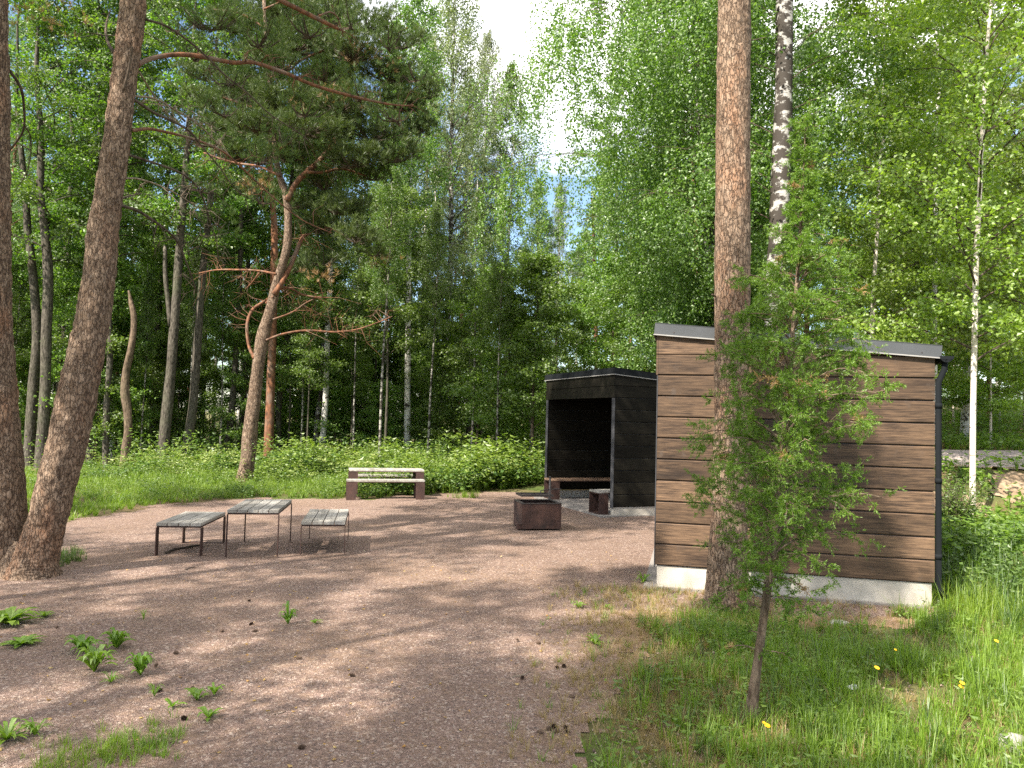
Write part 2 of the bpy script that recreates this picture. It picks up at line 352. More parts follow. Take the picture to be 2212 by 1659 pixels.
def litter(x, y):      # needles and dry straw lie near the grass edge on the right
    e = 0.62 + 0.10 * (y - 4); d = x - (e - 0.35 + 0.5 * mnoise.noise(Vector((x, y, 2))))
    a = sm(d / 1.0) if y < 7.4 and x > -0.4 else 0.0
    return min(0.8, a * 0.8 + 0.25 * max(0, mnoise.noise(Vector((x * 0.6, y * 0.6, 5)))))
gy = link('gravel_yard', grid_mesh('gravel_yard', np.arange(-11, 5.6, 0.055), np.arange(0.8, 18.6, 0.055), lambda x, y: terr(x, y) + 0.004, M['gravel'], on_gravel, litter))
props(gy, kind='structure')
def road_y(x): return 15.9 + 0.06 * (x - 8)
rd = link('road', grid_mesh('road', np.arange(6.4, 40, 0.4), np.linspace(-1.5, 1.5, 9), lambda x, y: 0, M['road']))
me = rd.data
for v in me.vertices:
    yy = road_y(v.co.x) + v.co.y; v.co = (v.co.x, yy, terr(v.co.x, yy) + 0.02)
props(rd, kind='structure')

# ------------------------------------------------------------------ scatter helpers
RNG = np.random.default_rng(11)
def leafq(P, A, S, size, asp=0.7, fold=0.15):
    """diamond leaves: base P, axis A (unit), side S (unit)"""
    n = len(P); L_ = np.broadcast_to(size, (n,))[:, None]; W = L_ * asp * 0.5
    Nn = np.cross(A, S)
    return np.stack([P, P + A * L_ * 0.45 + S * W + Nn * L_ * fold, P + A * L_, P + A * L_ * 0.45 - S * W + Nn * L_ * fold], 1)
def unit(v): return v / (np.linalg.norm(v, axis=-1, keepdims=True) + 1e-9)
def rand_leaves(rng, P, size, asp=0.7, droop=0.0, flat=0.0, jit=0.3):
    n = len(P); A = rng.normal(size=(n, 3)); A[:, 2] = A[:, 2] * (1 - flat) - droop; A = unit(A)
    S = rng.normal(size=(n, 3)); S[:, 2] *= (1 - flat); S = unit(np.cross(A, np.cross(S, A) if False else S)) if flat < 0.5 else unit(np.cross(A, np.array([[0, 0, 1.0]]) + rng.normal(size=(n, 3)) * 0.45))
    return leafq(P, A, S, size * rng.uniform(1 - jit, 1 + jit, n), asp)
def place(T, pos, scale, rz, tilt=None):
    """T (k,4,3) template quads -> copies at pos"""
    c, s = np.cos(rz), np.sin(rz); n = len(pos)
    Rm = np.zeros((n, 3, 3)); Rm[:, 0, 0] = c; Rm[:, 0, 1] = -s; Rm[:, 1, 0] = s; Rm[:, 1, 1] = c; Rm[:, 2, 2] = 1
    Q = np.einsum('nij,kqj->nkqi', Rm, T) * np.asarray(scale)[:, None, None, None] + pos[:, None, None, :]
    return Q.reshape(-1, 4, 3)
def tuft(rng, n, h, w, spread=0.5, segs=3, lean=0.6):
    out = []
    for _ in range(n):
        a = rng.uniform(0, 6.283); r = rng.uniform(0, 0.03); H = h * rng.uniform(0.45, 1.1); b = rng.uniform(0.1, 1) * spread
        d = np.array([math.cos(a), math.sin(a), 0]); s = np.array([-d[1], d[0], 0]); ps = []
        for k in range(segs + 1):
            t = k / segs; ps.append((d * (r + b * H * t ** (1.6)) + np.array([0, 0, H * (t - 0.35 * b * lean * t * t * 1.6)]), w * (1 - t) ** 0.7 + 0.0004))
        for k in range(segs):
            (p, a0), (q, a1) = ps[k], ps[k + 1]; out.append([p - s * a0 / 2, p + s * a0 / 2, q + s * a1 / 2, q - s * a1 / 2])
    return np.array(out)
def scatter_pts(n, sampler, rng):
    P = []
    while len(P) < n:
        p = sampler(rng)
        if p is not None: P.append(p)
    return np.array(P)

#%%PART2
# ------------------------------------------------------------------ crowns
def needle_tufts(rng, P, D, n, ln, wid, spread=1.0):
    """n needles round each tuft point P, pointing along D +- spread"""
    k = len(P); Pn = np.repeat(P, n, 0); A = unit(np.repeat(D, n, 0) + rng.normal(size=(k * n, 3)) * spread)
    S = unit(np.cross(A, rng.normal(size=(k * n, 3))))
    return leafq(Pn, A, S, ln * rng.uniform(0.6, 1.1, k * n), wid / ln, 0.0)
def make_crown(seed, H, Rf, nb=34, nsub=9, lps=90, size=0.09, style='broad', elev=0.35, droop=0.12, ax=None, z0=0.0, limb=0.03, clump=0.13, asp=0.72, azr=None):
    rng = np.random.default_rng(seed); mb = MB(); Q = []; ax = ax or (lambda z: (0.0, 0.0))
    for i in range(nb):
        t = (i + rng.uniform(0, 1)) / nb; z = z0 + H * t; az = i * 2.39996 + rng.uniform(-0.4, 0.4)
        if azr: az = rng.uniform(*azr)
        Lb = max(0.25, Rf(t, az) * rng.uniform(0.7, 1.12)); x, y = ax(z); p = np.array([x, y, z]); el = elev + t * 0.5 + rng.uniform(-0.15, 0.15)
        pts = [p]; a = az
        for k in range(6):
            d = np.array([math.cos(a) * math.cos(el), math.sin(a) * math.cos(el), math.sin(el)]); p = p + d * Lb / 6; pts.append(p)
            el -= droop * (1 + 0.5 * k * (style == 'birch')); a += rng.uniform(-0.22, 0.22)
        r0 = limb * (0.35 + Lb / 4.0) * (1.15 - 0.7 * t)
        mb.tube(pts, [r0 * (1 - 0.13 * k) for k in range(7)], 5, False) if limb > 0 else None
        for j in range(nsub):
            s = rng.uniform(0.18, 1.0) * 6; k = min(5, int(s)); q0 = pts[k] + (pts[k + 1] - pts[k]) * (s - k)
            a2 = a + rng.choice([-1, 1]) * rng.uniform(0.2, 1.25); e2 = el * 0.5 + rng.uniform(-0.35, 0.5); l2 = Lb * rng.uniform(0.18, 0.38)
            d2 = np.array([math.cos(a2) * math.cos(e2), math.sin(a2) * math.cos(e2), math.sin(e2)]); q1 = q0 + d2 * l2
            mb.tube([q0, (q0 + q1) / 2 + [0, 0, 0.03], q1], [r0 * 0.32, r0 * 0.22, r0 * 0.1], 3, False)
            if style == 'broad':
                u = rng.uniform(0.1, 1.15, lps)[:, None]; P = q0 + d2 * l2 * u + rng.normal(size=(lps, 3)) * clump * np.array([1, 1, 0.55])
                Q.append(rand_leaves(rng, P, size, asp, 0.25, 0.3))
            elif style == 'birch':
                ns = 4
                for _ in range(ns):
                    q = q0 + d2 * l2 * rng.uniform(0.2, 1.0); hl = rng.uniform(0.3, 1.45) * (0.5 + 0.5 * Lb / 2.5); m = int(lps / ns * (0.4 + hl)); u = rng.uniform(0, 1, m)
                    sway = rng.normal(size=2) * 0.18
                    P = q + np.stack([sway[0] * u, sway[1] * u, -hl * u], 1) + rng.normal(size=(m, 3)) * clump * 0.42
                    Q.append(rand_leaves(rng, P, size, asp, 0.9, 0.0))
            elif style == 'pine':
                m = max(2, lps // 14); u = rng.uniform(0.25, 1.1, m)[:, None]; P = q0 + d2 * l2 * u + rng.normal(size=(m, 3)) * clump * np.array([1, 1, 0.45])
                Q.append(needle_tufts(rng, P, np.tile(d2 * 0.6 + [0, 0, 0.8], (m, 1)), 14, size, size * 0.085, 0.75))
    return np.concatenate(Q), mb
def env(Rm, lo=0.45, pk=0.35, p=0.7):
    def f(t, az=0):
        v = (lo + (1 - lo) * sm(t / pk)) if t < pk else max(0.0, 1 - ((t - pk) / (1 - pk)) ** 1.7) ** p
        return Rm * (v * 0.92 + 0.1)
    return f
TPL = {}
def template(key, seed, H, Rf, leafm, limbm, **kw):
    Q, mb = make_crown(seed, H, Rf, **kw)
    TPL[key] = (quads('crown', Q, leafm), mb.mesh('limbs', limbm), H)
template('alder_a', 1, 12.5, env(2.7), M['leaf_alder'], M['grey_bark'], nb=40, nsub=9, lps=52, size=0.095, clump=0.14)
template('alder_b', 2, 11.0, env(2.4, 0.6), M['leaf_alder'], M['grey_bark'], nb=32, nsub=9, lps=52, size=0.095, elev=0.5, clump=0.14)
template('birch_a', 3, 13.5, env(2.9, 0.5, 0.3), M['leaf_pale'], M['twig'], nb=54, nsub=10, lps=46, size=0.085, style='birch', elev=0.75, droop=0.1)
template('birch_b', 4, 11.0, env(1.8, 0.5, 0.3), M['leaf_birch'], M['twig'], nb=38, nsub=9, lps=50, size=0.09, style='birch', elev=0.75, droop=0.1)
template('pine_far', 5, 6.0, env(2.3, 0.6, 0.3), M['needle'], M['red_bark'], nb=30, nsub=9, lps=112, size=0.20, style='pine', clump=0.2, elev=0.3)
template('pine_soft', 6, 9.5, env(1.9, 0.9, 0.15), M['needle_soft'], M['red_bark'], nb=44, nsub=8, lps=98, size=0.19, style='pine', clump=0.16, elev=0.45)
template('bush', 8, 3.4, env(1.25, 0.8, 0.4), M['leaf_shrub'], M['twig'], nb=24, nsub=8, lps=44, size=0.075, elev=0.7, clump=0.12, limb=0.014)
template('rowan', 9, 5.2, env(1.6, 0.8, 0.4), M['leaf_shrub'], M['twig'], nb=32, nsub=9, lps=52, size=0.085, elev=0.6, clump=0.14, limb=0.018)
template('young', 10, 8.0, env(2.2, 0.7, 0.35), M['leaf_young'], M['twig'], nb=40, nsub=10, lps=62, size=0.082, elev=0.45, clump=0.15, asp=0.8, limb=0.02)

def wander(base, H, lean=(0, 0), amp=0.12, n=9, seed=0):
    rng = np.random.default_rng(seed); out = []
    ph = rng.uniform(0, 6.28, 2)
    for k in range(n):
        t = k / (n - 1); out.append(Vector((base[0] + lean[0] * t + amp * math.sin(ph[0] + 4 * t) * t, base[1] + lean[1] * t + amp * math.sin(ph[1] + 5 * t) * t, base[2] + H * t)))
    return out
def hang_crown(root, key, at, scale, rz):
    cr_, lb_, H = TPL[key]
    for nm, me in (('crown', cr_), ('limbs', lb_)):
        o = link(nm, me, root); o.location = at; o.scale = scale; o.rotation_euler = (0, 0, rz)
def traced_tree(name, label, cat, trace, depth, bark, H=None, crown=None, cz=None, cs=(1, 1, 1), rz=0.0, group=None, dd=0.0, n=10, ground=True, seed=0, sub=4, lump=0.10):
    """trace rows (px, py, width px), from the base up; H = whole height (m) reached above the last point"""
    rows = spline(trace, sub); W = []; m = len(rows)
    for i, (px, py, w) in enumerate(rows):
        dep = depth + dd * i / m; p = PD(px, py, dep); W.append((p, w / 2 / F * dep))
    b = W[0][0]; gz = terr(b.x, b.y) - 0.06
    if ground and b.z > gz:
        dx = (W[0][0] - W[min(4, m - 1)][0]); s = (b.z - gz) / max(0.2, -dx.z if dx.z < 0 else 0.2)
        W.insert(0, (Vector((b.x + min(0.3, max(-0.3, dx.x * s)), b.y, gz)), W[0][1] * 1.12))
    base = W[0][0].copy(); last, r = W[-1]
    if H and last.z - base.z < H:
        prev = W[-4][0] if len(W) > 4 else W[0][0]; d = (last - prev).normalized(); zz = last.z; rem = H - (last.z - base.z); rng = random.Random(seed)
        for k in range(1, 8):
            t = k / 7; W.append((Vector((last.x + d.x / max(d.z, .5) * rem * t * (1 - 0.5 * t) + rng.uniform(-.08, .08), last.y + d.y * rem * t * 0.3, last.z + rem * t)), r * (1 - 0.9 * t) + 0.008))
    root = thing(name, label, cat, base, 0, group)
    MB().tube([p - base for p, _ in W], [r for _, r in W], n, True, lump, seed * 3.1).build('trunk', bark, root, True)
    if crown:
        z = cz if cz is not None else 4.0; q = min(W, key=lambda w: abs(w[0].z - base.z - z))[0] - base
        hang_crown(root, crown, (q.x, q.y, z), cs, rz)
    return root, base, W
def copy_tree(src, loc, scale, rz, label=None, group=None, cat=None):
    r = src.copy(); COL.objects.link(r); r.location = loc; r.scale = scale; r.rotation_euler = (0, 0, rz)
    if label: r['label'] = label
    if group: r['group'] = group
    for ch in src.children:
        c = ch.copy(); COL.objects.link(c); c.parent = r
    return r
def plain_tree(name, label, cat, H, r0, bark, crown, cz, group, loc, rz=0, seed=1, lean=(0, 0), n=8, cs=(1, 1, 1), sc_=(1, 1, 1)):
    root = thing(name, label, cat, loc, rz, group); root.scale = sc_
    P = wander((0, 0, -0.1), H, lean, 0.14, 9, seed)
    MB().tube(P, [max(0.012, r0 * (1 - 0.9 * (k / 8) ** 1.1)) * (1.25 if k == 0 else 1) for k in range(9)], n, True, 0.12, seed * 2.3).build('trunk', bark, root, True)
    hang_crown(root, crown, (P[min(8, int(8 * cz / H))].x, P[min(8, int(8 * cz / H))].y, cz), cs, seed)
    return root
def zc(px, py):           # coordinates read in the enlarged crops of the left wood
    return (px / 3.0, 497.7 + py / 3.0)

# ---------------- the traced trunks of the left wood
def Z(rows): return [(x / 3.0, 497.7 + y / 3.0, w / 3.0) for x, y, w in rows]
gw = 'grey trunks along the edge of the wood'
ladder = [
 ('alder_tree', 'dark grey tree just right of the left-edge pine, leaning left at mid height', Z([(185, 1530, 70), (215, 1000, 64), (240, 700, 60), (215, 300, 52), (180, 0, 44)]), 23.0, 'grey_bark', 'alder_a', 5.5),
 ('alder_tree', 'stout dark tree beside the left-leaning grey one, left of the leaning pine', Z([(260, 1530, 78), (290, 1100, 66), (300, 700, 64), (312, 300, 62), (290, 0, 52)]), 22.5, 'grey_bark', 'alder_b', 6.0),
 ('alder_tree', 'nearly black trunk that disappears behind the leaning pine, widest gap of sky on its left', Z([(370, 1450, 46), (400, 900, 42), (425, 600, 42), (440, 100, 40), (450, -200, 30)]), 26.0, 'grey_bark', 'alder_a', 7.0),
 ('alder_tree', 'grey trunk standing right against the base of the leaning pine', Z([(585, 1530, 56), (600, 1200, 52), (625, 900, 48), (680, 500, 40), (720, 100, 34)]), 24.0, 'grey_bark', 'alder_b', 6.0),
 ('alder_tree', 'thin crooked dark trunk between the leaning pine and the banded young birch', Z([(685, 1530, 44), (690, 1150, 40), (715, 800, 38), (705, 550, 34), (690, 300, 26)]), 23.0, 'grey_bark', 'alder_b', 6.5),
 ('alder_tree', 'forked grey alder with a second stem, directly right of the broken bare snag', Z([(1040, 1560, 78), (1085, 1150, 68), (1120, 750, 62), (1145, 400, 56), (1165, 100, 50)]), 22.3, 'grey_bark', 'alder_a', 6.5),
 ('alder_tree', 'grey alder right of the forked one, slanting up to the right with a sunlit foot', Z([(1190, 1530, 62), (1250, 1150, 56), (1280, 750, 50), (1300, 450, 48), (1325, 150, 42)]), 23.0, 'grey_bark', 'alder_b', 7.0),
 ('alder_tree', 'thin dark tree left of the twisted pine, slanting right from the dark undergrowth', Z([(1470, 1430, 46), (1500, 1200, 42), (1530, 800, 38), (1550, 450, 34), (1560, 0, 28)]), 26.0, 'grey_bark', 'alder_a', 7.0),
 ('alder_tree', 'slim grey tree right of the straight red pine, curving up behind it', Z([(1800, 1450, 40), (1810, 1100, 36), (1850, 800, 32), (1880, 400, 28), (1885, 0, 24)]), 27.0, 'grey_bark', 'alder_b', 6.0),
 ('birch_tree', 'thin banded birch behind the crooked dark trunk left of the snag', Z([(725, 1450, 30), (730, 1100, 28), (725, 700, 28), (735, 350, 28), (755, 100, 24)]), 27.0, 'birch_bark', 'birch_b', 7.0),
 ('birch_tree', 'slender white birch right of the straight red pine, leaning over a dark stem', Z([(2085, 1440, 44), (2110, 1100, 40), (2120, 700, 38), (2135, 400, 32), (2150, 100, 26)]), 27.0, 'birch_bark', 'birch_b', 7.0),
 ('birch_tree', 'short dark trunk with a white edge at the left foot of the slender white birch', Z([(2040, 1440, 40), (2060, 1200, 34), (2085, 1000, 28), (2095, 600, 22)]), 27.6, 'birch_bark_rough', 'birch_b', 6.0),
]
for i, (nm, lab, tr, dep, bk, ck, cz) in enumerate(ladder):
    traced_tree(nm, lab, nm.split('_')[0] + ' tree', tr, dep, M[bk], 14.5 + (i * 37 % 30) / 10, ck, cz, (1, 1, 1), i * 1.3, None, 0, 9, True, i)
# side stem of the forked alder
fk = [o for o in sc.objects if o.get('label', '').startswith('forked grey alder')][0]
pp = [(x, y, w) for x, y, w in spline(Z([(1105, 620, 34), (1088, 450, 32), (1072, 300, 30), (1070, 100, 26)]), 3)]
MB().tube([PD(x, y, 22.25) - fk.location for x, y, w in pp], [w / 2 / F * 22 for x, y, w in pp], 8).build('side_stem', M['grey_bark'], fk, True)
# more birches and pines behind the picnic bench (coordinates of the middle crop)
def Y(rows): return [(663.6 + x / 3.0, 553 + y / 3.0, w / 3.0) for x, y, w in rows]
mid = [
 ('birch_tree', 'white barked birch standing straight behind the picnic bench', Y([(648, 1150, 44), (650, 800, 38), (655, 400, 34), (660, 0, 30), (662, -300, 24)]), 28.0, 'birch_bark', 'birch_b', 8.0, 15.5),
 ('birch_tree', 'tall grey trunked birch in the middle gap, its pale airy crown highest against the cloud', Y([(825, 1200, 52), (870, 850, 44), (905, 450, 36), (930, 0, 34), (935, -700, 26), (945, -1200, 18)]), 32.0, 'birch_bark_rough', 'birch_a', 7.0, 20.5),
 ('birch_tree', 'birch with white upper stem leaning right beside the tall middle birch', Y([(1270, 1100, 22), (1290, 400, 20), (1300, 0, 18), (1330, -550, 13)]), 38.0, 'birch_bark', 'birch_b', 8.5, 16.0),
 ('birch_tree', 'thin birch left of the straight white one behind the picnic bench', Y([(520, 1150, 26), (515, 600, 24), (515, 150, 24), (505, -200, 18)]), 33.0, 'birch_bark', 'birch_b', 8.0, 15.0),
 ('pine_tree', 'thin pine with a bright orange stem in the middle of the wood', Y([(965, 1150, 26), (990, 650, 24), (1010, 200, 20), (1020, -50, 14)]), 36.0, 'red_bark', 'pine_soft', 8.0, 12.0),
 ('pine_tree', 'second orange stemmed pine just left of the brighter one', Y([(935, 1150, 20), (930, 700, 18), (945, 330, 15)]), 39.0, 'red_bark', 'pine_soft', 8.0, 12.0),
 ('dead_tree', 'broken grey split trunk right of the orange stemmed pine', Y([(1050, 1220, 40), (1052, 800, 42), (1045, 600, 40), (1040, 470, 26)]), 31.0, 'grey_bark', None, 0, None),
 ('rowan_tree', 'slim leafy sapling with pale green stem right of the broken trunk', Y([(1095, 1230, 18), (1115, 1000, 16), (1130, 600, 12), (1138, 300, 7)]), 27.0, 'twig', 'rowan', 1.3, 6.8),
 ('rowan_tree', 'dark stemmed leafy rowan left of the black shelter', Y([(1235, 1240, 30), (1240, 1000, 26), (1300, 700, 16), (1320, 500, 9)]), 24.0, 'twig', 'rowan', 1.2, 6.0),
 ('rowan_tree', 'leafy rowan whose branches hang over the left roof edge of the black shelter', Y([(1460, 1240, 22), (1462, 900, 18), (1480, 500, 11)]), 23.0, 'twig', 'rowan', 1.4, 6.4),
]
for i, (nm, lab, tr, dep, bk, ck, cz, H) in enumerate(mid):
    traced_tree(nm, lab, nm.split('_')[0] + ' tree', tr, dep, M[bk], H, ck, cz, (1.05, 1.05, 1.0 if ck != 'birch_a' else 1.0), i * 2.1, None, 0, 8, True, 20 + i)
for i, (px, dp, top, rx) in enumerate(((912, 37, 70, .62), (1036, 38, 60, .7), (1200, 46, 400, .5))):
    base_ = (dp * (px - CX) / F, dp); Ht = EYE + (900 - top) / F * dp
    lab = ['airy birch left of the tallest middle birch, against the cloud', 'airy birch right of the tallest middle birch, against the cloud', 'lower birch at the right side of the blue sky gap'][i]
    o = plain_tree('birch_tree', lab, 'birch tree', Ht, 0.15, M['birch_bark'], 'birch_a', Ht * 0.34, None, (base_[0], base_[1], terr(*base_) - .05), i * 1.1, 90 + i)
    for ch in o.children:
        if ch.name.startswith(('crown', 'limbs')): ch.scale = (rx, rx, Ht * 0.66 / 13.5)
# bare broken snag
traced_tree('dead_snag', 'bare barkless snag with a broken tip at the edge of the wood', 'dead tree', Z([(800, 1540, 62), (815, 1430, 52), (832, 1250, 48), (812, 1050, 50), (820, 900, 48), (858, 720, 40), (868, 560, 36), (850, 470, 28), (833, 390, 12)]), 21.6, M['snag'], None, None, n=12, seed=5, lump=0.35, sub=5)

# ---------------- the straight red pine and the twisted pine
traced_tree('pine_tree', 'straight pine with smooth pinkish trunk behind the twisted pine', 'pine tree', Z([(1735, 1540, 66), (1752, 1100, 56), (1765, 700, 52), (1775, 300, 46), (1778, 0, 42), (1770, -120, 38)]), 24.3, M['red_bark'], 16.5, 'pine_far', 10.8, (1, 1, 1), 0.4, None, 0, 12, True, 40)
tp, tb, tW = traced_tree('pine_tree', 'twisted pine with rough lower trunk and crooked orange limb behind the picnic tables', 'pine tree',
    [(525, 1052, 40), (533, 1010, 32), (542, 914, 30), (555, 814, 27), (567, 731, 28), (585, 664, 22), (597, 614, 20), (612, 564, 18), (622, 514, 17), (620, 433, 15), (604, 380, 13), (595, 330, 11), (590, 250, 10), (580, 150, 9), (570, 0, 7)], 18.3, M['pine_bark_dark'], None, n=16, lump=0.18, sub=5)
def limb_tubes(root, traces, d0, d1, mat, name='branch', n=6, twigs=0, seed=0, tmat=None, twlen=0.35):
    rng = random.Random(seed); ends = []
    for ti, tr in enumerate(traces):
        dd = tr[0] if not isinstance(tr[0], tuple) else None; rows = tr[1:] if dd is not None else tr
        a, b = dd if dd else (d0, d1)
        rw = spline(rows, 5); m = len(rw); P = [PD(x, y, a + (b - a) * i / (m - 1)) - root.location for i, (x, y, w) in enumerate(rw)]
        Rr = [max(0.003, w / 2 / F * (a + b) / 2 * 0.86) for x, y, w in rw]
        mb = MB().tube(P, Rr, n, True, 0.15, ti)
        for k in range(int(twigs * m / 10)):
            i = rng.randint(m // 3, m - 2); d = (P[i + 1] - P[i]).normalized(); v = Vector((rng.gauss(0, 1), rng.gauss(0, 1), rng.gauss(-0.2, 0.8))); v = (v - d * v.dot(d) * 0.6).normalized()
            l = rng.uniform(0.3, 1.2) * twlen; q = P[i] + v * l * 0.5 + Vector((0, 0, 0.03)); e = q + (v + d * 0.7 + Vector((0, 0, -0.3))).normalized() * l * 0.6
            mb.tube([P[i], q, e], [min(Rr[i] * 0.5, 0.008), 0.004, 0.0015], 4, False)
            if l > twlen * 0.6:
                for _ in range(3):
                    w = Vector((rng.gauss(0, 1), rng.gauss(0, 1), rng.gauss(-.2, 1))).normalized() * l * 0.35; mb.tube([q, q + w], [0.003, 0.001], 3, False)
            ends.append(e)
        o = mb.build(name, mat if not isinstance(mat, list) else mat[ti % len(mat)], root, True); ends.append(P[-1])
    return ends
limb_tubes(tp, [
    [(592, 636, 16), (620, 590, 13), (640, 545, 11), (655, 512, 9), (670, 505, 5)],
    [(620, 433, 14), (640, 395, 14), (665, 370, 15), (690, 348, 14), (708, 325, 13), (720, 308, 12), (735, 270, 9), (740, 200, 6)],
    [(550, 775, 9), (537, 745, 8), (534, 700, 8), (545, 670, 8), (565, 655, 8), (580, 645, 6)],
    [(590, 640, 6), (575, 655, 6), (600, 628, 6), (625, 622, 6), (650, 635, 5), (680, 642, 5), (710, 643, 3)],
    [(575, 735, 6), (610, 722, 6), (660, 714, 6), (720, 717, 5), (770, 712, 4), (820, 695, 3), (848, 683, 2)],
    [(590, 690, 5), (630, 675, 4), (660, 655, 4), (690, 640, 3)],
    [(597, 592, 6), (560, 585, 5), (520, 583, 5), (470, 583, 4), (430, 590, 3)],
    [(560, 590, 5), (545, 610, 4), (530, 625, 3)],
    [(665, 372, 8), (700, 372, 7), (740, 365, 6), (790, 380, 4)],
    [(604, 380, 7), (560, 360, 6), (500, 350, 5), (440, 330, 4)],
    [(595, 330, 7), (650, 290, 6), (720, 250, 5), (800, 230, 4), (880, 240, 3)],
    [(590, 250, 7), (540, 230, 6), (480, 210, 4)], [(582, 170, 6), (650, 130, 6), (730, 100, 5), (820, 90, 4), (880, 60, 3)],
    [(572, 60, 6), (520, 30, 5), (460, 20, 4)], [(570, 20, 5), (640, -10, 5), (720, -40, 4)]],
    18.2, 18.9, [M['red_bark']], 'branch', 7, 8, 3, None, 0.9)
# needle pads of the twisted pine (px, py, half width, half height, depth shift, tufts)
pads = [(505, 40, 60, 30, 0, 90), (610, 25, 80, 34, .6, 170), (715, 10, 75, 36, .2, 150), (800, 40, 60, 30, -.3, 80), (640, 85, 80, 28, 0, 130), (760, 95, 85, 34, -.4, 180), (870, 75, 50, 30, .3, 60), (930, 190, 34, 22, .5, 40), (440, 150, 50, 22, .6, 60), (440, 210, 50, 20, .4, 60),
        (840, 150, 70, 28, .4, 120), (700, 160, 70, 26, .8, 120), (580, 120, 60, 22, -.5, 80), (520, 190, 60, 24, .2, 90), (620, 220, 90, 30, 0, 190), (740, 215, 80, 26, -.5, 140),
        (860, 215, 70, 24, .5, 120), (905, 265, 40, 22, .6, 60), (800, 275, 85, 28, 0, 150), (660, 272, 80, 18, -1, 120), (560, 265, 90, 22, -.8, 140), (480, 262, 50, 20, .6, 70),
        (850, 325, 60, 24, .2, 90), (760, 335, 70, 26, -.4, 120), (620, 325, 70, 24, .6, 110), (520, 325, 70, 22, 1., 90), (700, 385, 50, 24, .4, 70), (800, 370, 45, 18, .5, 50),
        (740, 440, 60, 22, 0, 90), (690, 480, 50, 20, .5, 60), (770, 500, 50, 24, -.3, 80), (810, 540, 30, 12, 0, 24), (650, 430, 50, 20, .6, 50), (560, 400, 40, 18, 1, 40), (700, 550, 50, 22, .6, 50), (640, 570, 40, 16, .4, 26)]
def pad_needles(pads, base, d0, rng, per=22, ln=0.16, wid=0.0105, dens=1.0):
    P = []; D = []; mbs = []
    for (px, py, hw, hh, ds, n) in pads:
        mb = MB(); mbs.append(mb)
        dep = d0 + ds; k = dep / F; c = np.array(PD(px, py, dep)) - np.array(base); n = int(n * dens)
        st = c - np.array([0, 0, hh * k * 1.1])
        for _ in range(max(4, n // 9)):
            th = rng.uniform(0, 6.28); r = math.sqrt(rng.uniform(0.04, 1)); e = c + np.array([hw * k * r * math.cos(th), hw * k * 0.8 * r * math.sin(th), hh * k * rng.uniform(-0.9, 0.9) * math.sqrt(max(0.05, 1 - r * r))])
            mdl = (st + e) / 2 + [0, 0, -0.06]; mb.tube([st, mdl, e], [0.016, 0.011, 0.004], 3, False)
            for _ in range(max(3, n // max(4, n // 9))):
                u = rng.uniform(0.35, 1.12); v = rng.normal(size=3) * [0.16, 0.16, 0.09]; P.append(mdl + (e - mdl) * u + v); D.append(unit(e - mdl) * 0.6 + np.array([0, 0, 0.7]))
    return needle_tufts(rng, np.array(P), np.array(D), per, ln, wid, 0.65), mbs
Q, mb = pad_needles(pads, tb, 18.5, np.random.default_rng(5), 20, 0.17, 0.012, 2.7)
link('crown', quads('crown', Q, M['needle']), tp); [q_.build('limb', M['twig'], tp) for q_ in mb]
Q, _ = pad_needles([(560, 400, 50, 30, .2, 30), (820, 560, 30, 20, 0, 12), (700, 210, 120, 40, -.8, 40), (800, 120, 60, 30, -.6, 30), (690, 590, 40, 18, 0, 24)], tb, 18.5, np.random.default_rng(6), 14, 0.15, 0.011, 1.0)
link('dry_needles', quads('dry_needles', Q, M['needle_dry']), tp)

# ---------------- the two stemmed leaning pine at the left
def knobby(rows, depth, base, seed, n=40, per=22, amp=0.02, dd=0.0):
    rw = spline(rows, per); m = len(rw); V = []
    for i, (px, py, w) in enumerate(rw):
        dep = depth + dd * i / m; c = PD(px, py, dep) - base; r = w / 2 / F * dep
        for k in range(n):
            a = 2 * math.pi * k / n; q = Vector((math.cos(a) * r, math.sin(a) * r, 0))
            s = c + q; v = mnoise.voronoi(Vector((a * r * 16 + seed, 0.3 * math.sin(a), s.z * 5.5)))[0]; e = min(1.0, (v[1] - v[0]) * 2.2)
            f = 1 + 0.07 * mnoise.noise(Vector((math.cos(a) * 1.3 + seed, math.sin(a) * 1.3, s.z * 1.2)))
            V.append(c + q * f + q.normalized() * amp * (e - 0.6))
    Fc = [(i * n + k, i * n + (k + 1) % n, (i + 1) * n + (k + 1) % n, (i + 1) * n + k) for i in range(m - 1) for k in range(n)]
    return V, Fc
lb = G(58, 1236); lean = thing('pine_tree', 'big leaning pine at the left with two rough stems joined at the foot', 'pine tree', lb)
tr1 = [(70, 1246, 118), (72, 1222, 100), (85, 1180, 88), (103, 1120, 80), (123, 1040, 79), (146, 950, 80), (164, 864, 80), (182, 780, 75), (200, 690, 68), (214, 600, 66), (222, 498, 63), (238, 400, 58), (250, 320, 56), (262, 220, 53), (272, 140, 52), (284, 50, 54), (290, 0, 52), (300, -100, 46), (330, -350, 36), (360, -700, 20)]
V, Fc = knobby(tr1, 8.25, lb, 3.0, 44, 22, 0.016); link('trunk', mesh_np('trunk', V, Fc, M['pine_bark'], True), lean)
tr0 = [(0, 1252, 120), (-2, 1225, 100), (4, 1180, 92), (8, 1120, 90), (4, 1040, 90), (-6, 900, 84), (-14, 760, 78), (-18, 600, 72), (-16, 420, 66), (-12, 200, 58), (-14, 0, 54), (-20, -200, 46), (-30, -500, 30)]
V, Fc = knobby(tr0, 8.35, lb, 9.0, 44, 22, 0.016); link('trunk', mesh_np('trunk', V, Fc, M['pine_bark'], True), lean)
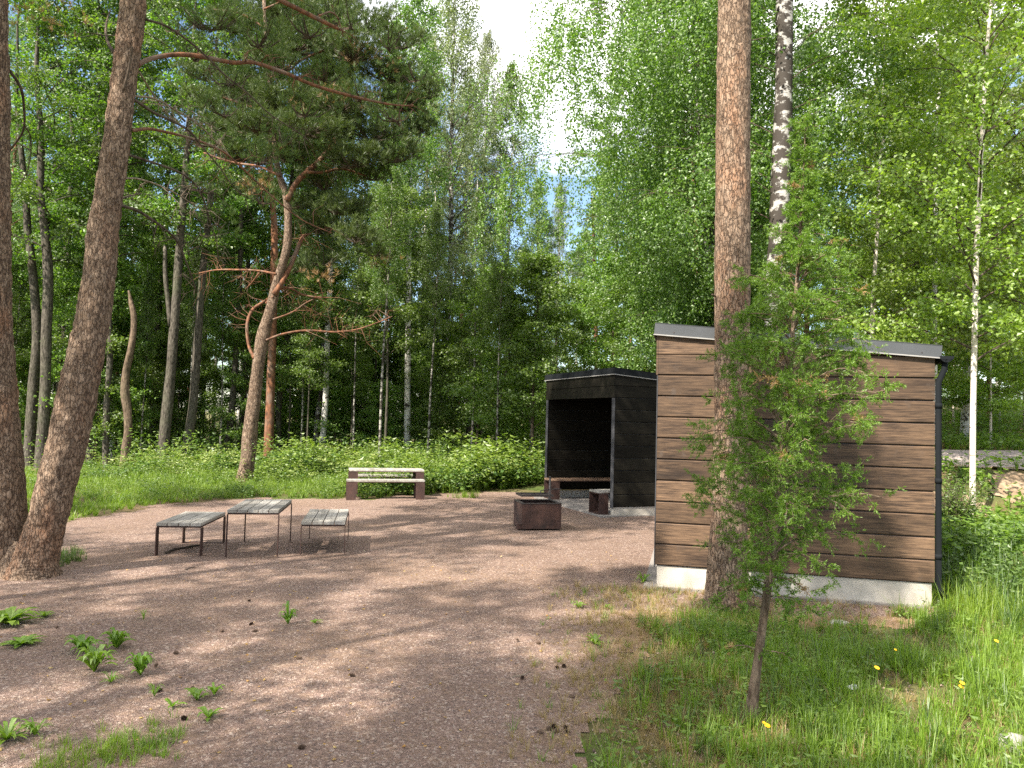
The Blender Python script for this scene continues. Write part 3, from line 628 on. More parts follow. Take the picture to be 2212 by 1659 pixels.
V, Fc = knobby([(25, 1262, 60), (34, 1215, 56), (38, 1190, 40), (40, 1168, 14)], 8.2, lb, 14.0, 30, 12, 0.016); link('root_flare', mesh_np('root_flare', V, Fc, M['pine_bark_dark'], True), lean)
def q3(rows, w0, w1):
    n = len(rows); return [(x / 3.0, y / 3.0, w0 + (w1 - w0) * i / (n - 1)) for i, (x, y) in enumerate(rows)]
rb, tw, dt = M['red_bark'], M['twig'], M['dead_twig']
limb_tubes(lean, [[(295, 141, 17), (302, 137, 13), (333, 125, 11), (383, 118, 11), (433, 122, 11), (500, 135, 10), (550, 136, 9.5), (617, 158, 9), (667, 180, 8.5), (730, 200, 8), (823, 222, 6), (870, 228, 4), (893, 227, 3)],
    q3([(860, 845), (960, 835), (1050, 850), (1250, 900), (1440, 980), (1570, 1090), (1750, 1260), (1950, 1420), (2150, 1510)], 8, 2.5)], 8.3, 10.2, rb, 'branch', 8, 5, 11)
limb_tubes(lean, [
    q3([(870, 645), (1000, 730), (1130, 790), (1240, 860), (1300, 940), (1420, 1080), (1520, 1220), (1640, 1300)], 8, 2),
    q3([(860, 622), (1000, 640), (1150, 720), (1300, 820), (1420, 940), (1520, 1040)], 6, 2),
    q3([(925, 120), (1100, 180), (1300, 330), (1450, 480), (1600, 600), (1750, 740), (1950, 870), (2030, 950)], 6, 2),
    q3([(820, 1000), (950, 1040), (1150, 1110), (1250, 1180), (1310, 1270), (1350, 1400), (1400, 1560), (1420, 1720)], 7, 2),
    q3([(800, 1155), (900, 1160), (1050, 1210), (1200, 1290), (1330, 1380)], 5, 2),
    q3([(745, 1308), (820, 1275), (910, 1255)], 7, 3),
    q3([(780, 1330), (900, 1370), (1050, 1470), (1150, 1570), (1230, 1760), (1275, 1900)], 8, 3),
    q3([(905, 470), (960, 560), (1040, 680), (1140, 790), (1240, 850)], 5, 3)], 8.3, 9.6, [tw, dt, tw], 'branch', 6, 7, 12)
limb_tubes(lean, [q3([(800, 585), (830, 470), (850, 350), (858, 300)], 8, 4)], 8.05, 7.95, tw, 'branch', 6, 0, 13)
limb_tubes(lean, [q3([(740, 350), (690, 250), (690, 150), (715, 60)], 9, 3), q3([(40, 430), (130, 560), (155, 700), (150, 850), (60, 980), (30, 1040)], 9, 3), q3([(150, 800), (200, 900), (180, 1100), (90, 1250)], 4, 1.5)], 8.4, 9.2, tw, 'branch', 6, 3, 14)
Q, mb = pad_needles([(60, 20, 60, 10, 0, 20), (130, 22, 50, 8, 0.2, 16)], lb, 9.0, np.random.default_rng(16), 16, 0.10, 0.006, 1)
link('dry_needles', quads('dry_needles', Q, M['needle_dry']), lean)
Q, mb = pad_needles([(450, 290, 60, 24, 0, 40), (560, 330, 60, 24, 0.4, 40), (430, 390, 50, 20, 0, 24), (600, 285, 60, 20, 0.4, 40), (380, 240, 40, 16, 0, 20), (670, 40, 60, 40, 0, 50), (560, 60, 60, 40, .5, 60), (460, 30, 70, 34, .5, 60),
    (420, 110, 50, 20, .2, 30), (500, 160, 60, 22, .4, 44), (610, 130, 60, 24, .5, 50), (700, 150, 60, 22, .4, 44), (780, 190, 60, 22, .6, 44), (860, 240, 60, 22, .8, 40), (900, 150, 50, 24, .8, 30), (480, 230, 50, 18, 0.2, 30), (660, 230, 60, 20, .4, 40), (560, 420, 50, 18, .4, 20), (470, 470, 40, 14, .4, 12), (840, 70, 60, 34, .5, 40), (760, 30, 60, 30, .5, 40), (380, 40, 50, 26, .4, 26)], lb, 9.8, np.random.default_rng(17), 20, 0.10, 0.0062, 1.9)
link('crown', quads('crown', Q, M['needle']), lean); [q_.build('limb', M['twig'], lean) for q_ in mb]
hang_crown(lean, 'pine_far', Vector((-3.2, 8.6, 7.6)) - lb, (1.3, 1.3, 0.9), 0)
hang_crown(lean, 'pine_far', Vector((-6.6, 8.4, 7.8)) - lb, (1.0, 1.0, 1.0), 2)

limb_tubes(lean, [[(596, -4, 11), (640, 18, 11), (680, 38, 10), (719, 57, 9), (740, 66, 6)], [(690, 34, 5), (712, 26, 4), (728, 36, 4), (735, 55, 3), (742, 78, 2)]], 9.0, 9.6, rb, 'branch', 8, 2, 31)
# ---------------- the straight pine in front of the shed
rbp = G(1570, 1322); pr = thing('pine_tree', 'thick straight pine in front of the brown wall, left of the juniper', 'pine tree', rbp)
V, Fc = knobby([(1568, 1338, 124), (1569, 1312, 104), (1570, 1270, 90), (1572, 1200, 82), (1576, 1100, 78), (1579, 1000, 76), (1581, 850, 76), (1582, 700, 76), (1583, 500, 76), (1583, 300, 74), (1585, 100, 72), (1586, 0, 71), (1590, -300, 66), (1600, -900, 50), (1610, -1800, 24)], 7.42, rbp, 21.0, 52, 26, 0.011)
link('trunk', mesh_np('trunk', V, Fc, M['pine_bark'], True), pr)
hang_crown(pr, 'pine_far', PD(1605, -1400, 7.42) - rbp, (1, 1, 1), 1)
limb_tubes(pr, [[(1618, 88, 4), (1640, 84, 3), (1655, 80, 2)], [(1545, 640, 5), (1538, 636, 4)]], 7.4, 7.3, tw, 'branch_stub', 5)

# ---------------- hanging birches behind the shelters
def big_birch(name, label, trace, depth, bark, z0, H, Rf, seed, nb, nsub, lps, size, azr=None, leafm='leaf_birch', elev=0.55):
    rt, b, W = traced_tree(name, label, 'birch tree', trace, depth, M[bark], H + z0 + 0.6, None, n=16, lump=0.1, seed=seed)
    def ax(z):
        q = min(W, key=lambda w: abs(w[0].z - b.z - z))[0] - b; return (q.x, q.y)
    Q, mb = make_crown(seed, H, Rf, nb, nsub, lps, size, 'birch', elev, 0.09, ax, z0, 0.014, 0.13, 0.78, azr)
    link('crown', quads('crown', Q, M[leafm]), rt); mb.build('limbs', M['twig'], rt); return rt
def rbig(t, az):
    w = 0.5 + 0.5 * math.cos(az - math.pi)            # 1 toward -x
    return (2.1 + 2.1 * w) * (0.5 + 0.5 * sm((t - 0.08) / 0.27)) * (1 - 0.25 * sm((t - .6) / .2)) * (0.75 + 0.5 * math.sin(math.pi * min(1, t + 0.15))) * (1 if t < 0.8 else (1.05 - t) * 4)
big_birch('birch_tree', 'large birch behind the black shelter with long curtains of hanging leaves', [(1552, 1010, 40), (1548, 800, 36), (1540, 600, 34), (1533, 480, 33), (1522, 340, 30), (1512, 150, 26), (1505, 0, 23)], 17.5, 'birch_bark_rough', 3.3, 11.5, rbig, 31, 96, 20, 112, 0.060)
big_birch('birch_tree', 'birch with blotchy black and white trunk between the thick pine and the juniper', [(1668, 1040, 48), (1672, 800, 44), (1676, 600, 40), (1684, 450, 41), (1690, 300, 40), (1694, 150, 37), (1694, 0, 36)], 13.6, 'birch_bark_rough', 5.2, 9.0, lambda t, az: 1.7 + 0.5 * math.sin(3 * t), 32, 48, 12, 52, 0.062, (-0.35, 3.5))
traced_tree('pine_tree', 'orange stemmed pine seen between the hanging birch and the thick pine', 'pine tree', [(1508, 800, 9), (1505, 600, 9), (1503, 480, 8), (1500, 400, 7)], 30, M['red_bark'], 15, 'pine_soft', 9.5, (1, 1, 1), 0, None, 0, 8, True, 55)
traced_tree('pine_tree', 'light green young pine behind the top of the juniper', 'pine tree', [(1742, 900, 12), (1745, 500, 9), (1748, 300, 7), (1750, 150, 4)], 21, M['red_bark'], 11.2, 'pine_soft', 2.6, (0.8, 0.8, 0.9), 1, None, 0, 8, True, 56)
traced_tree('pine_tree', 'light green feathery pine left of the juniper, seen past the thick pine', 'pine tree', [(1640, 900, 10), (1643, 600, 8), (1640, 450, 5)], 23, M['red_bark'], 8.8, 'pine_soft', 1.6, (0.75, 0.75, 0.75), 2, None, 0, 8, True, 57)
traced_tree('pine_tree', 'soft yellow green pine standing above the centre of the black shelter roof', 'pine tree', [(1290, 900, 10), (1285, 600, 8), (1280, 440, 4)], 34, M['red_bark'], 12.0, 'pine_soft', 3.0, (0.95, 0.95, 0.9), 2, None, 0, 8, True, 58)
traced_tree('pine_tree', 'soft yellow green pine left of the black shelter, lower than its neighbour', 'pine tree', [(1172, 900, 10), (1165, 600, 8), (1160, 470, 4)], 36, M['red_bark'], 11.4, 'pine_soft', 3.0, (0.9, 0.9, 0.85), 3, None, 0, 8, True, 59)

# ---------------- slender birches on the right
def young_birch(label, trace, depth, z0, H, Rf, seed, nb, lps, bark='birch_bark_young', size=0.066, leafm='leaf_young', nsub=11, n=12):
    rt, b, W = traced_tree('birch_tree', label, 'birch tree', trace, depth, M[bark], z0 + H, None, n=n, lump=0.05, seed=seed)
    def ax(z):
        q = min(W, key=lambda w: abs(w[0].z - b.z - z))[0] - b; return (q.x, q.y)
    Q, mb = make_crown(seed, H, Rf, nb, nsub, lps, size, 'broad', 0.5, 0.09, ax, z0, 0.022, 0.14, 0.85)
    link('crown', quads('crown', Q, M[leafm]), rt); mb.build('limbs', M['twig'], rt)
young_birch('slender birch with smooth cream trunk right of the brown shed', [(2100, 1130, 14), (2101, 1050, 12.5), (2102, 888, 12), (2106, 700, 11.5), (2109, 550, 11), (2117, 400, 9.5), (2126, 200, 8.5), (2134, 80, 7), (2142, 0, 6)], 12.4, 2.6, 8.0, lambda t, az: (1.3 + 1.1 * math.sin(math.pi * min(1, t * 0.9 + 0.1))), 61, 46, 52)
young_birch('thicker spotted birch behind the slender cream one, right of the shed', [(2084, 915, 17), (2088, 850, 16), (2090, 760, 14), (2093, 640, 12), (2096, 450, 10), (2095, 200, 8)], 20.5, 3.4, 10.0, env(2.3), 62, 40, 46, 'birch_bark', 0.085)
young_birch('white trunked birch half hidden by leaves above the right end of the shed roof', [(2017, 960, 13), (2018, 800, 12), (2018, 680, 11), (2020, 560, 9), (2022, 420, 7)], 18.5, 2.6, 10.0, env(2.2, 0.8), 63, 40, 50, 'birch_bark', 0.08)
young_birch('leafy young birch at the right edge beyond the road', [(2260, 1000, 12), (2262, 700, 10), (2255, 400, 7)], 15.0, 1.8, 9.5, env(2.4, 0.8), 64, 40, 50, 'birch_bark_young', 0.075)
young_birch('leafy young birch rising behind the middle of the shed roof', [(1880, 960, 11), (1884, 700, 10), (1895, 500, 7)], 15.0, 1.8, 7.6, lambda t, az: 1.25 + 0.5 * math.sin(math.pi * t), 65, 38, 48, 'birch_bark_young', 0.072)
traced_tree('pine_tree', 'orange stemmed pine at the right edge behind the slender birch', 'pine tree', [(2136, 900, 9), (2135, 660, 8), (2134, 400, 6)], 27, M['red_bark'], 14, 'pine_soft', 6.0, (1, 1, 1), 1, None, 0, 8, True, 66)

# ---------------- the wood behind: repeats with parts of their own
fill = {}
fill['alder'] = plain_tree('alder_tree', 'grey stemmed alder deep in the wood behind the picnic tables', 'alder tree', 15.5, 0.15, M['grey_bark'], 'alder_a', 4.6, 'alders deep in the wood', (0, 0, 0), seed=71)
fill['alder2'] = plain_tree('alder_tree', 'grey stemmed alder deep in the wood behind the picnic tables', 'alder tree', 14.0, 0.12, M['grey_bark'], 'alder_b', 4.2, 'alders deep in the wood', (0, 0, 0), seed=72, lean=(0.7, 0))
fill['birch'] = plain_tree('birch_tree', 'white stemmed birch standing far back in the wood', 'birch tree', 16.5, 0.12, M['birch_bark'], 'birch_b', 5.0, 'birches far back in the wood', (0, 0, 0), seed=73)
fill['pine'] = plain_tree('pine_tree', 'red stemmed pine standing far back in the wood', 'pine tree', 16.5, 0.14, M['red_bark'], 'pine_soft', 7.0, 'pines far back in the wood', (0, 0, 0), seed=74)
fill['thin'] = plain_tree('young_tree', 'thin straight young tree in the dense part of the wood', 'young tree', 8.5, 0.05, M['grey_bark'], 'rowan', 3.4, 'thin young trees in the wood', (0, 0, 0), seed=75, n=6)
fill['rowan'] = plain_tree('rowan_tree', 'leafy rowan growing between the trunks of the wood', 'rowan tree', 6.0, 0.045, M['twig'], 'rowan', 0.7, 'leafy rowans between the trunks', (0, 0, 0), seed=76, n=6)
fill['bush'] = plain_tree('shrub', 'low leafy shrub at the edge of the wood', 'shrub', 3.2, 0.025, M['twig'], 'bush', 0.15, 'low shrubs at the edge of the wood', (0, 0, 0), seed=77, n=5)
rng = random.Random(5); used = set()
def put(k, x, y, s=1.0, sz=None, rz=None, tall=1.0):
    loc = (x, y, terr(x, y) - 0.05); s *= rng.uniform(0.88, 1.14); r = rng.uniform(0, 6.28) if rz is None else rz
    if k not in used:
        used.add(k); o = fill[k]; o.location = loc; o.scale = (s, s, s * tall); o.rotation_euler = (0, 0, r); return o
    return copy_tree(fill[k], loc, (s, s, s * tall), r)
def at(px, d): return ((px - CX) / F * d, d)
def choose(px):
    a = rng.random()
    if px < 880: return 'alder' if a < .36 else 'alder2' if a < .66 else 'birch' if a < .86 else 'pine'
    if px < 1250: return 'pine' if a < .35 else 'birch' if a < .7 else 'alder2'
    return 'birch' if a < .5 else 'pine' if a < .62 else 'alder'
for d, step, jx in ((29, 170, 60), (34, 150, 60), (40, 150, 60), (48, 130, 50), (58, 110, 40), (70, 90, 40)):
    px = -150 + rng.uniform(0, 60)
    while px < 2400:
        q = px + rng.uniform(-jx, jx); dd = d + rng.uniform(-2.5, 2.5)
        if 860 < q < 1240:            # the gap where the sky shows: lower trees only
            top = 650 + rng.uniform(-50, 80); Hh = 1.8 + (900 - top) / F * dd
            x, y = at(q, dd); k = rng.choice(['alder2', 'rowan', 'pine', 'birch']); Ht = {'alder2': 14, 'rowan': 6, 'pine': 16.5, 'birch': 17}[k]
            s = min(1.6, max(0.4, Hh / Ht))
            if d < 42: put(k, x, y, s)
        elif 1240 <= q < 1760 and d < 34: pass
        elif q >= 1760 and q < 1860 and d > 30:
            x, y = at(q, dd); put('birch', x, y, 0.6)
        elif q < 880 and d > 45:      # thin wood on the left: light comes through between the stems
            x, y = at(q, dd); put(rng.choice(['birch', 'thin', 'pine', 'birch']), x, y, 1.0)
        else:
            x, y = at(q, dd); put(choose(q), x, y, 0.95 if d < 60 else 1.2)
        px += step
for i in range(58):                  # thin stems and leafy young trees under the canopy
    q = rng.uniform(-60, 900) if i % 3 else rng.uniform(-60, 1240); d = rng.uniform(23.5, 40); x, y = at(q, d)
    put('thin' if rng.random() < .72 else 'rowan', x, y, rng.uniform(.7, 1.15))
stem_ = plain_tree('birch_tree', 'slim pale stemmed young birch at the front of the wood', 'birch tree', 9.5, 0.045, M['birch_bark_thin'], 'birch_b', 4.6, 'slim young birches at the front of the wood', (0, 0, 0), seed=81, n=6)
for ch in stem_.children:
    if ch.name.startswith(('crown', 'limbs')): ch.scale = (.42, .42, .40)
fill['stem'] = stem_
for q in (655, 768, 826, 930, 1022, 1078, 1150, 310, 415, 480, 30):
    d = rng.uniform(22.5, 26); x, y = at(q, d); put('stem', x, y, rng.uniform(.75, 1.15))
for i in range(30):
    q = rng.uniform(-80, 1230); d = rng.uniform(27, 38); x, y = at(q, d); put('bush', x, y, rng.uniform(.7, 1.25))
fill['lime'] = plain_tree('birch_tree', 'bright leafy young birch beyond the road on the right', 'birch tree', 8.5, 0.04, M['birch_bark_young'], 'young', 1.0, 'bright young birches beyond the road', (0, 0, 0), seed=84, n=6)
for q, d, s_ in ((1985, 20, .8), (2060, 24, .9), (2140, 19.5, .8), (2215, 23, .9), (2290, 20, .9), (2010, 29, 1.1), (2110, 30, 1.1), (2200, 31, 1.1), (1930, 25, .85), (2160, 26, .9)):
    x, y = at(q, d); put('lime', x, y, s_)
for q, d in ((1330, 24), (1430, 26), (1260, 27), (1390, 21.5), (1470, 22)):
    x, y = at(q, d); put('rowan', x, y, 1.05)

#%%PART3
# ------------------------------------------------------------------ shelters
def shelter(name, label, loc, rz, W_, D_, open_dir, zb, zt0, zt1, n, wood, fascia, slab_out=0.12, doorz=None):
    """local frame: x along the long side wall, from the open end (x=0) to the gutter end (x=W_); y = depth from the near wall (0) to the far wall (D_).
       boards rise from zb; the roof underside runs from zt0 at x=0 to zt1 at x=W_."""
    root = thing(name, label, 'shelter', loc, rz)
    ph = (zt0 - zb) / n; th = 0.095
    def top(x): return zt0 + (zt1 - zt0) * x / W_
    for nm, y0, y1 in (('side_wall', 0, th), ('side_wall', D_ - th, D_)):
        mb = MB()
        for i in range(n):
            z0 = zb + i * ph + 0.005; z1 = zb + (i + 1) * ph - 0.005
            if z1 <= top(W_): mb.box(0, W_, y0, y1, z0, z1, None, 0.009)
            else:           # the top boards are cut along the roof slope
                xe = W_ if z0 + 0.02 < top(W_) else W_ * (zt0 - z0 - 0.01) / (zt0 - zt1)
                zr = min(z1, top(xe)); xs = min(xe - .01, max(0.02, W_ * (zt0 - z1) / (zt0 - zt1)))
                pr = [(0, z0), (xe, z0), (xe, max(z0 + .004, min(z1, top(xe)))), (xs, min(z1, top(xs))), (0, min(z1, top(0)))]
                vs = [Vector((a, y0, b)) for a, b in pr] + [Vector((a, y1, b)) for a, b in pr]; m = 5
                mb.add(vs, [(0, 1, 2, 3, 4), (9, 8, 7, 6, 5)] + [(k, 5 + k, 5 + (k + 1) % 5, (k + 1) % 5) for k in range(5)])
        w = mb.build(nm, M[wood], root)
        MB().box(0.01, W_ - 0.01, y0 + 0.022, y1 - 0.022, zb + 0.01, top(W_) - .02).build('backing', M['dark_end'], w)
    mb = MB()
    for i in range(n):
        z0 = zb + i * ph + 0.005; z1 = min(zb + (i + 1) * ph - 0.005, top(W_) - .01)
        if z1 - z0 > .03: mb.box(D_ * -1 + th + 0.003, -th - 0.003, -W_ + .002, -W_ + th, z0, z1, Matrix.Rotation(R(180), 4, 'Z') @ Matrix.Rotation(R(90), 4, 'Z') @ Matrix.Scale(1, 4), 0.009) if False else mb.box(W_ - th, W_ - .002, th + .003, D_ - th - .003, z0, z1)
    mb.build('back_wall', M[wood], root)
    hz = zt0 - 2 * ph; mb = MB()
    for i in range(2): mb.box(0, 0.020, 0.0, D_, hz + i * ph + 0.005, hz + (i + 1) * ph - 0.005)
    mb2 = MB()
    for v in [mb]:
        pass
    o = mb.build('header', M[wood], root); o.location = (-0.022, 0, 0)
    for y0 in (-0.004, D_ - th - .012): MB().box(-0.012, -0.002, y0, y0 + th + .016, zb - .02, hz - 0.004).build('end_trim', M['dark_end'], root)
    # roof with its metal edge
    ov = 0.035; fh = 0.105; Mr = Matrix.Translation((0, 0, zt0)) @ Matrix.Rotation(math.atan2(zt0 - zt1, W_), 4, 'Y'); Lr = math.hypot(W_, zt0 - zt1)
    ri = MB().box(-0.03, Lr + 0.02, 0.0, D_, 0.0, fh - .02, Mr).build('roof', M['dark_end'], root)
    mb = MB(); mb.box(-0.045, Lr + 0.05, -ov, -ov + 0.004, -0.02, fh, Mr); mb.box(-0.045, Lr + 0.05, D_ + ov - 0.004, D_ + ov, -0.02, fh, Mr); mb.box(-0.049, -0.045, -ov, D_ + ov, -0.02, fh, Mr)
    mb.box(-0.049, Lr + 0.05, -ov - .004, D_ + ov + .004, fh, fh + 0.004, Mr); mb.build('roof_edge', M[fascia], root)
    mb = MB(); mb.box(-0.057, Lr + 0.05, -ov - .010, -ov - .001, -0.026, -0.014, Mr); mb.box(-0.057, -.050, -ov - .010, D_ + ov, -0.026, -0.014, Mr); mb.build('drip_edge', M['fascia_edge'], root)
    mb = MB()
    for x in (0.16, W_ * .5, W_ - 0.12): mb.tube([Mr @ Vector((x, -ov - 0.004, .02)), Mr @ Vector((x, -ov + 0.002, .02))], .008, 8)
    mb.build('screws', M['black_steel'], root)
    # half round gutter and downpipe at the low end
    gx = W_ + 0.095; gz = zt1 - 0.005; prof = [(gx + 0.062 * math.cos(a), gz + 0.062 * math.sin(a)) for a in [math.pi + k * math.pi / 10 for k in range(11)]]; prof2 = [(gx + 0.056 * math.cos(a), gz + 0.056 * math.sin(a)) for a in [math.pi + k * math.pi / 10 for k in range(11)]]
    vs = []; ring = prof + prof2[::-1]
    for y in (-0.05, D_ + 0.05): vs += [Vector((a, y, b)) for a, b in ring]
    m = len(ring); fs = [(k, (k + 1) % m, m + (k + 1) % m, m + k) for k in range(m)] + [tuple(range(m - 1, -1, -1)), tuple(range(m, 2 * m))]
    gu = MB().add(vs, fs)
    gu.box(gx - .062, gx + .062, -0.052, -0.047, gz - 0.03, gz + .001); gu.box(W_ + .004, gx + .05, .1, .125, gz + .002, gz + .008)
    gu.build('gutter', M['fascia_dark'], root)
    mb = MB().tube([(gx, 0.02, gz - 0.05), (gx, 0.02, gz - 0.12), (W_ + 0.036, 0.01, gz - 0.26), (W_ + 0.036, 0.01, 0.22), (W_ + .1, 0.01, 0.12)], 0.030, 10)
    for z in (0.5, 1.25, 2.0): mb.tube([(W_ + .036, .01, z), (W_ + .036, .01, z + .05)], .035, 10)
    mb.build('downpipe', M['fascia_dark'], root, True)
    # plinth and floor
    mb = MB(); mb.box(0.02, W_ - 0.02, 0.025, 0.14, -0.15, zb - 0.004); mb.box(0.02, W_ - 0.02, D_ - 0.14, D_ - 0.025, -0.15, zb - .004); mb.box(W_ - .14, W_ - .021, 0.141, D_ - .141, -0.15, zb - .005)
    mb.build('plinth', M['concrete'], root)
    MB().box(-slab_out, W_ - .02, -0.03, D_ + .03, -0.2, 0.032).build('floor_slab', M['slab'], root)
    return root
# brown shed: left corner G(1414,1272), right corner nearer the camera
a = G(1414, 1273); b = G(2019, 1300, 0.08); dv = b - a; ang = math.atan2(dv.y, dv.x)
Lw = math.hypot(dv.x, dv.y)
shelter('shelter', 'brown timber shelter with its boarded side wall behind the juniper', (a.x, a.y, 0), ang, Lw, 3.1, -1, 0.257, 2.755, 2.525, 11, 'wall_wood', 'fascia')
shed_poly = [(a.x - .05, a.y - .03), (a.x + dv.x + .05, a.y + dv.y - .03), (a.x + dv.x + .9, a.y + dv.y + 3.2), (a.x + .7, a.y + 3.2)]
c = G(1324, 1118); e = G(1180, 1075); dv2 = e - c; L2 = 3.25; ang2 = math.atan2(dv2.y, dv2.x) - R(90)
ang2 = R(20)
bs = shelter('shelter', 'black timber shelter with open front behind the fire box', (c.x, c.y, 0), ang2, 2.75, 3.3, -1, 0.19, 2.67, 2.46, 11, 'dark_wood', 'fascia_dark', 0.25)
def bench(name, label, loc, rz, L_, W_, H_, nb, wood, plate_w, inset=0.0, group=None, th=0.035, cat='bench', over=0.0, sunk=False):
    """long axis along local y; U shaped flat steel loops at both ends"""
    root = thing(name, label, cat, loc, rz, group); bw = W_ / nb; mb = MB()
    for i in range(nb):
        x0 = -W_ / 2 + i * bw + 0.004; mb.box(x0, x0 + bw - 0.013, -L_ / 2, L_ / 2, H_ - th, H_)
    mb.build('table_top' if cat == 'table' else 'seat', M[wood], root)
    fr = MB(); fr.box(-W_ / 2 + .006, W_ / 2 - .006, -L_ / 2 + .012, -L_ / 2 + .02, H_ - th - .022, H_ - th - .001); fr.box(-W_ / 2 + .006, W_ / 2 - .006, L_ / 2 - .02, L_ / 2 - .012, H_ - th - .022, H_ - th - .001)
    fr.box(-W_ / 2 + .006, -W_ / 2 + .014, -L_ / 2 + .02, L_ / 2 - .02, H_ - th - .018, H_ - th - .001); fr.box(W_ / 2 - .014, W_ / 2 - .006, -L_ / 2 + .02, L_ / 2 - .02, H_ - th - .018, H_ - th - .001)
    fr.build('frame', M['leg_steel'], root)
    for s in (-1, 1):
        y0 = s * (L_ / 2 - inset) - (plate_w if s > 0 else 0); y1 = y0 + plate_w; t = 0.010
        for sx in (-1, 1):
            x0 = sx * (W_ / 2 - t - over) if sx < 0 else W_ / 2 - t - over
            if sx < 0: x0 = -W_ / 2 + over
            MB().box(x0, x0 + t, y0, y1, 0.009, H_ - th - .023).build('leg', M['leg_steel'], root)
        MB().box(-W_ / 2 + over, W_ / 2 - over, y0, y1, -0.03 if sunk else -0.004, -0.016 if sunk else 0.008).build('foot_bar', M['leg_steel'], root)
    return root
def quad_place(fl, fr_, bl, br):
    """feet corners in the picture -> centre, heading, width, length"""
    A, B, C_, D = [G(*p) for p in (fl, fr_, bl, br)]; c = (A + B + C_ + D) / 4; ax_ = ((C_ + D) - (A + B)) / 2
    return c, math.atan2(ax_.y, ax_.x) - R(90), ((B - A).length + (D - C_).length) / 2, ax_.length
c1, r1, w1, l1 = quad_place((334, 1203), (432, 1205.5), (400, 1171), (484, 1172.5))
bench('bench', 'low slatted bench left of the table in the picnic set with bare gravel around it', c1, r1, l1, w1, 0.415, 4, 'grey_wood', 0.095)
c2, r2, w2, l2 = quad_place((485, 1205.5), (600, 1205.5), (528, 1172.5), (627.6, 1169))
bench('picnic_table', 'slatted grey wooden table on thin steel legs between two low benches', c2, r2, l2, w2, 0.585, 5, 'grey_wood', 0.05, cat='table', sunk=True)
c3, r3, w3, l3 = quad_place((649, 1202.5), (742, 1198.5), (670, 1168), (749, 1161))
bench('bench', 'low slatted bench right of the picnic table, darkest shade beneath it', c3, r3, l3, w3, 0.425, 4, 'grey_wood', 0.03, sunk=True)
fa = G(753, 1083); fb = G(907, 1077); ang3 = math.atan2(fb.y - fa.y, fb.x - fa.x) * 0.45; fm = (fa + fb) / 2; dy = Vector((-0.155, 0.988, 0))
Lf = 1.63
bench('bench', 'near bench of the long picnic set at the edge of the greenery', fm + dy * 0.12, ang3 - R(90), Lf, 0.30, 0.42, 2, 'grey_wood_x', 0.19)
bench('picnic_table', 'long pale topped table between two benches at the edge of the greenery', fm + dy * 0.78, ang3 - R(90), Lf - .02, 0.55, 0.60, 4, 'grey_wood_x', 0.18, cat='table')
bench('bench', 'far bench of the long picnic set, seen through the gap under the table top', fm + dy * 1.50, ang3 - R(90), Lf, 0.30, 0.42, 2, 'grey_wood_x', 0.18)
# benches inside the black shelter
Ms = Matrix.Translation((c.x, c.y, 0)) @ Matrix.Rotation(ang2, 4, 'Z')
bench('bench', 'long bench along the far wall inside the black shelter', Ms @ Vector((0.90, 3.3 - 0.34, 0.035)), ang2 - R(90), 1.95, 0.42, 0.44, 3, 'bench_wood', 0.20, 0.0)
bench('bench', 'bench end showing beside the right opening post of the black shelter', Ms @ Vector((0.75, 0.40, 0.035)), ang2 - R(90), 1.9, 0.42, 0.43, 3, 'grey_wood_x', 0.20, 0.0)
# fire box
fl_, fr2 = G(1127, 1147), G(1213, 1147); fz = math.atan2(fr2.y - fl_.y, fr2.x - fl_.x) + R(3); Wf = (fr2 - fl_).length; Df = 0.60; Hf = 0.425
fbx = thing('fire_box', 'rusty steel fire box with raised grate in front of the black shelter', 'fire pit', fl_, fz)
t = 0.012; mb = MB(); sk = -0.0
mb.box(0, Wf, 0, t, 0.03, Hf); mb.box(0, Wf, Df - t, Df, 0.03, Hf); mb.box(0, t, t, Df - t, 0.03, Hf); mb.box(Wf - t, Wf, t, Df - t, 0.03, Hf); mb.box(t, Wf - t, t, Df - t, 0.10, 0.11)
mb.build('body', M['rust'], fbx)
mb = MB(); r_ = 0.045
mb.box(-.008, Wf + .008, -.008, r_, Hf + .001, Hf + .014); mb.box(-.008, Wf + .008, Df - r_, Df + .008, Hf + .001, Hf + .014); mb.box(-.008, r_, r_ + .001, Df - r_ - .001, Hf + .001, Hf + .014); mb.box(Wf - r_, Wf + .008, r_ + .001, Df - r_ - .001, Hf + .001, Hf + .014)
mb.build('rim', M['black_steel'], fbx)
mb = MB()
for x, y in ((.03, .03), (Wf - .06, .03), (.03, Df - .06), (Wf - .06, Df - .06)): mb.box(x, x + .04, y, y + .04, -0.03, 0.029)
mb.build('foot', M['black_steel'], fbx)
MB().tube([(Wf - .03, Df + .015, 0.02), (Wf - .03, Df + .015, 0.80)], .019, 12).tube([(Wf - .03, Df + .015, 0.80), (Wf - .03, Df + .015, 0.825)], [.024, .012], 12).tube([(Wf - .03, Df + .015, .30), (Wf - .03, Df + .015, .48)], .025, 12).build('post', M['black_steel'], fbx, True)
MB().tube([(Wf - .03, Df + .015, .60), (Wf + .06, Df - .03, .615), (Wf + .16, Df - .06, .61)], .008, 8).tube([(Wf - .03, Df + .015, .60), (Wf - .16, Df - .06, .60), (Wf - .22, Df - .10, .59), (Wf - .235, Df - .14, .54)], .009, 8).build('handle', M['black_steel'], fbx, True)
mb = MB(); gx0, gx1, gy0, gy1, gzz = 0.02, Wf - 0.09, 0.16, Df - 0.02, Hf + 0.10
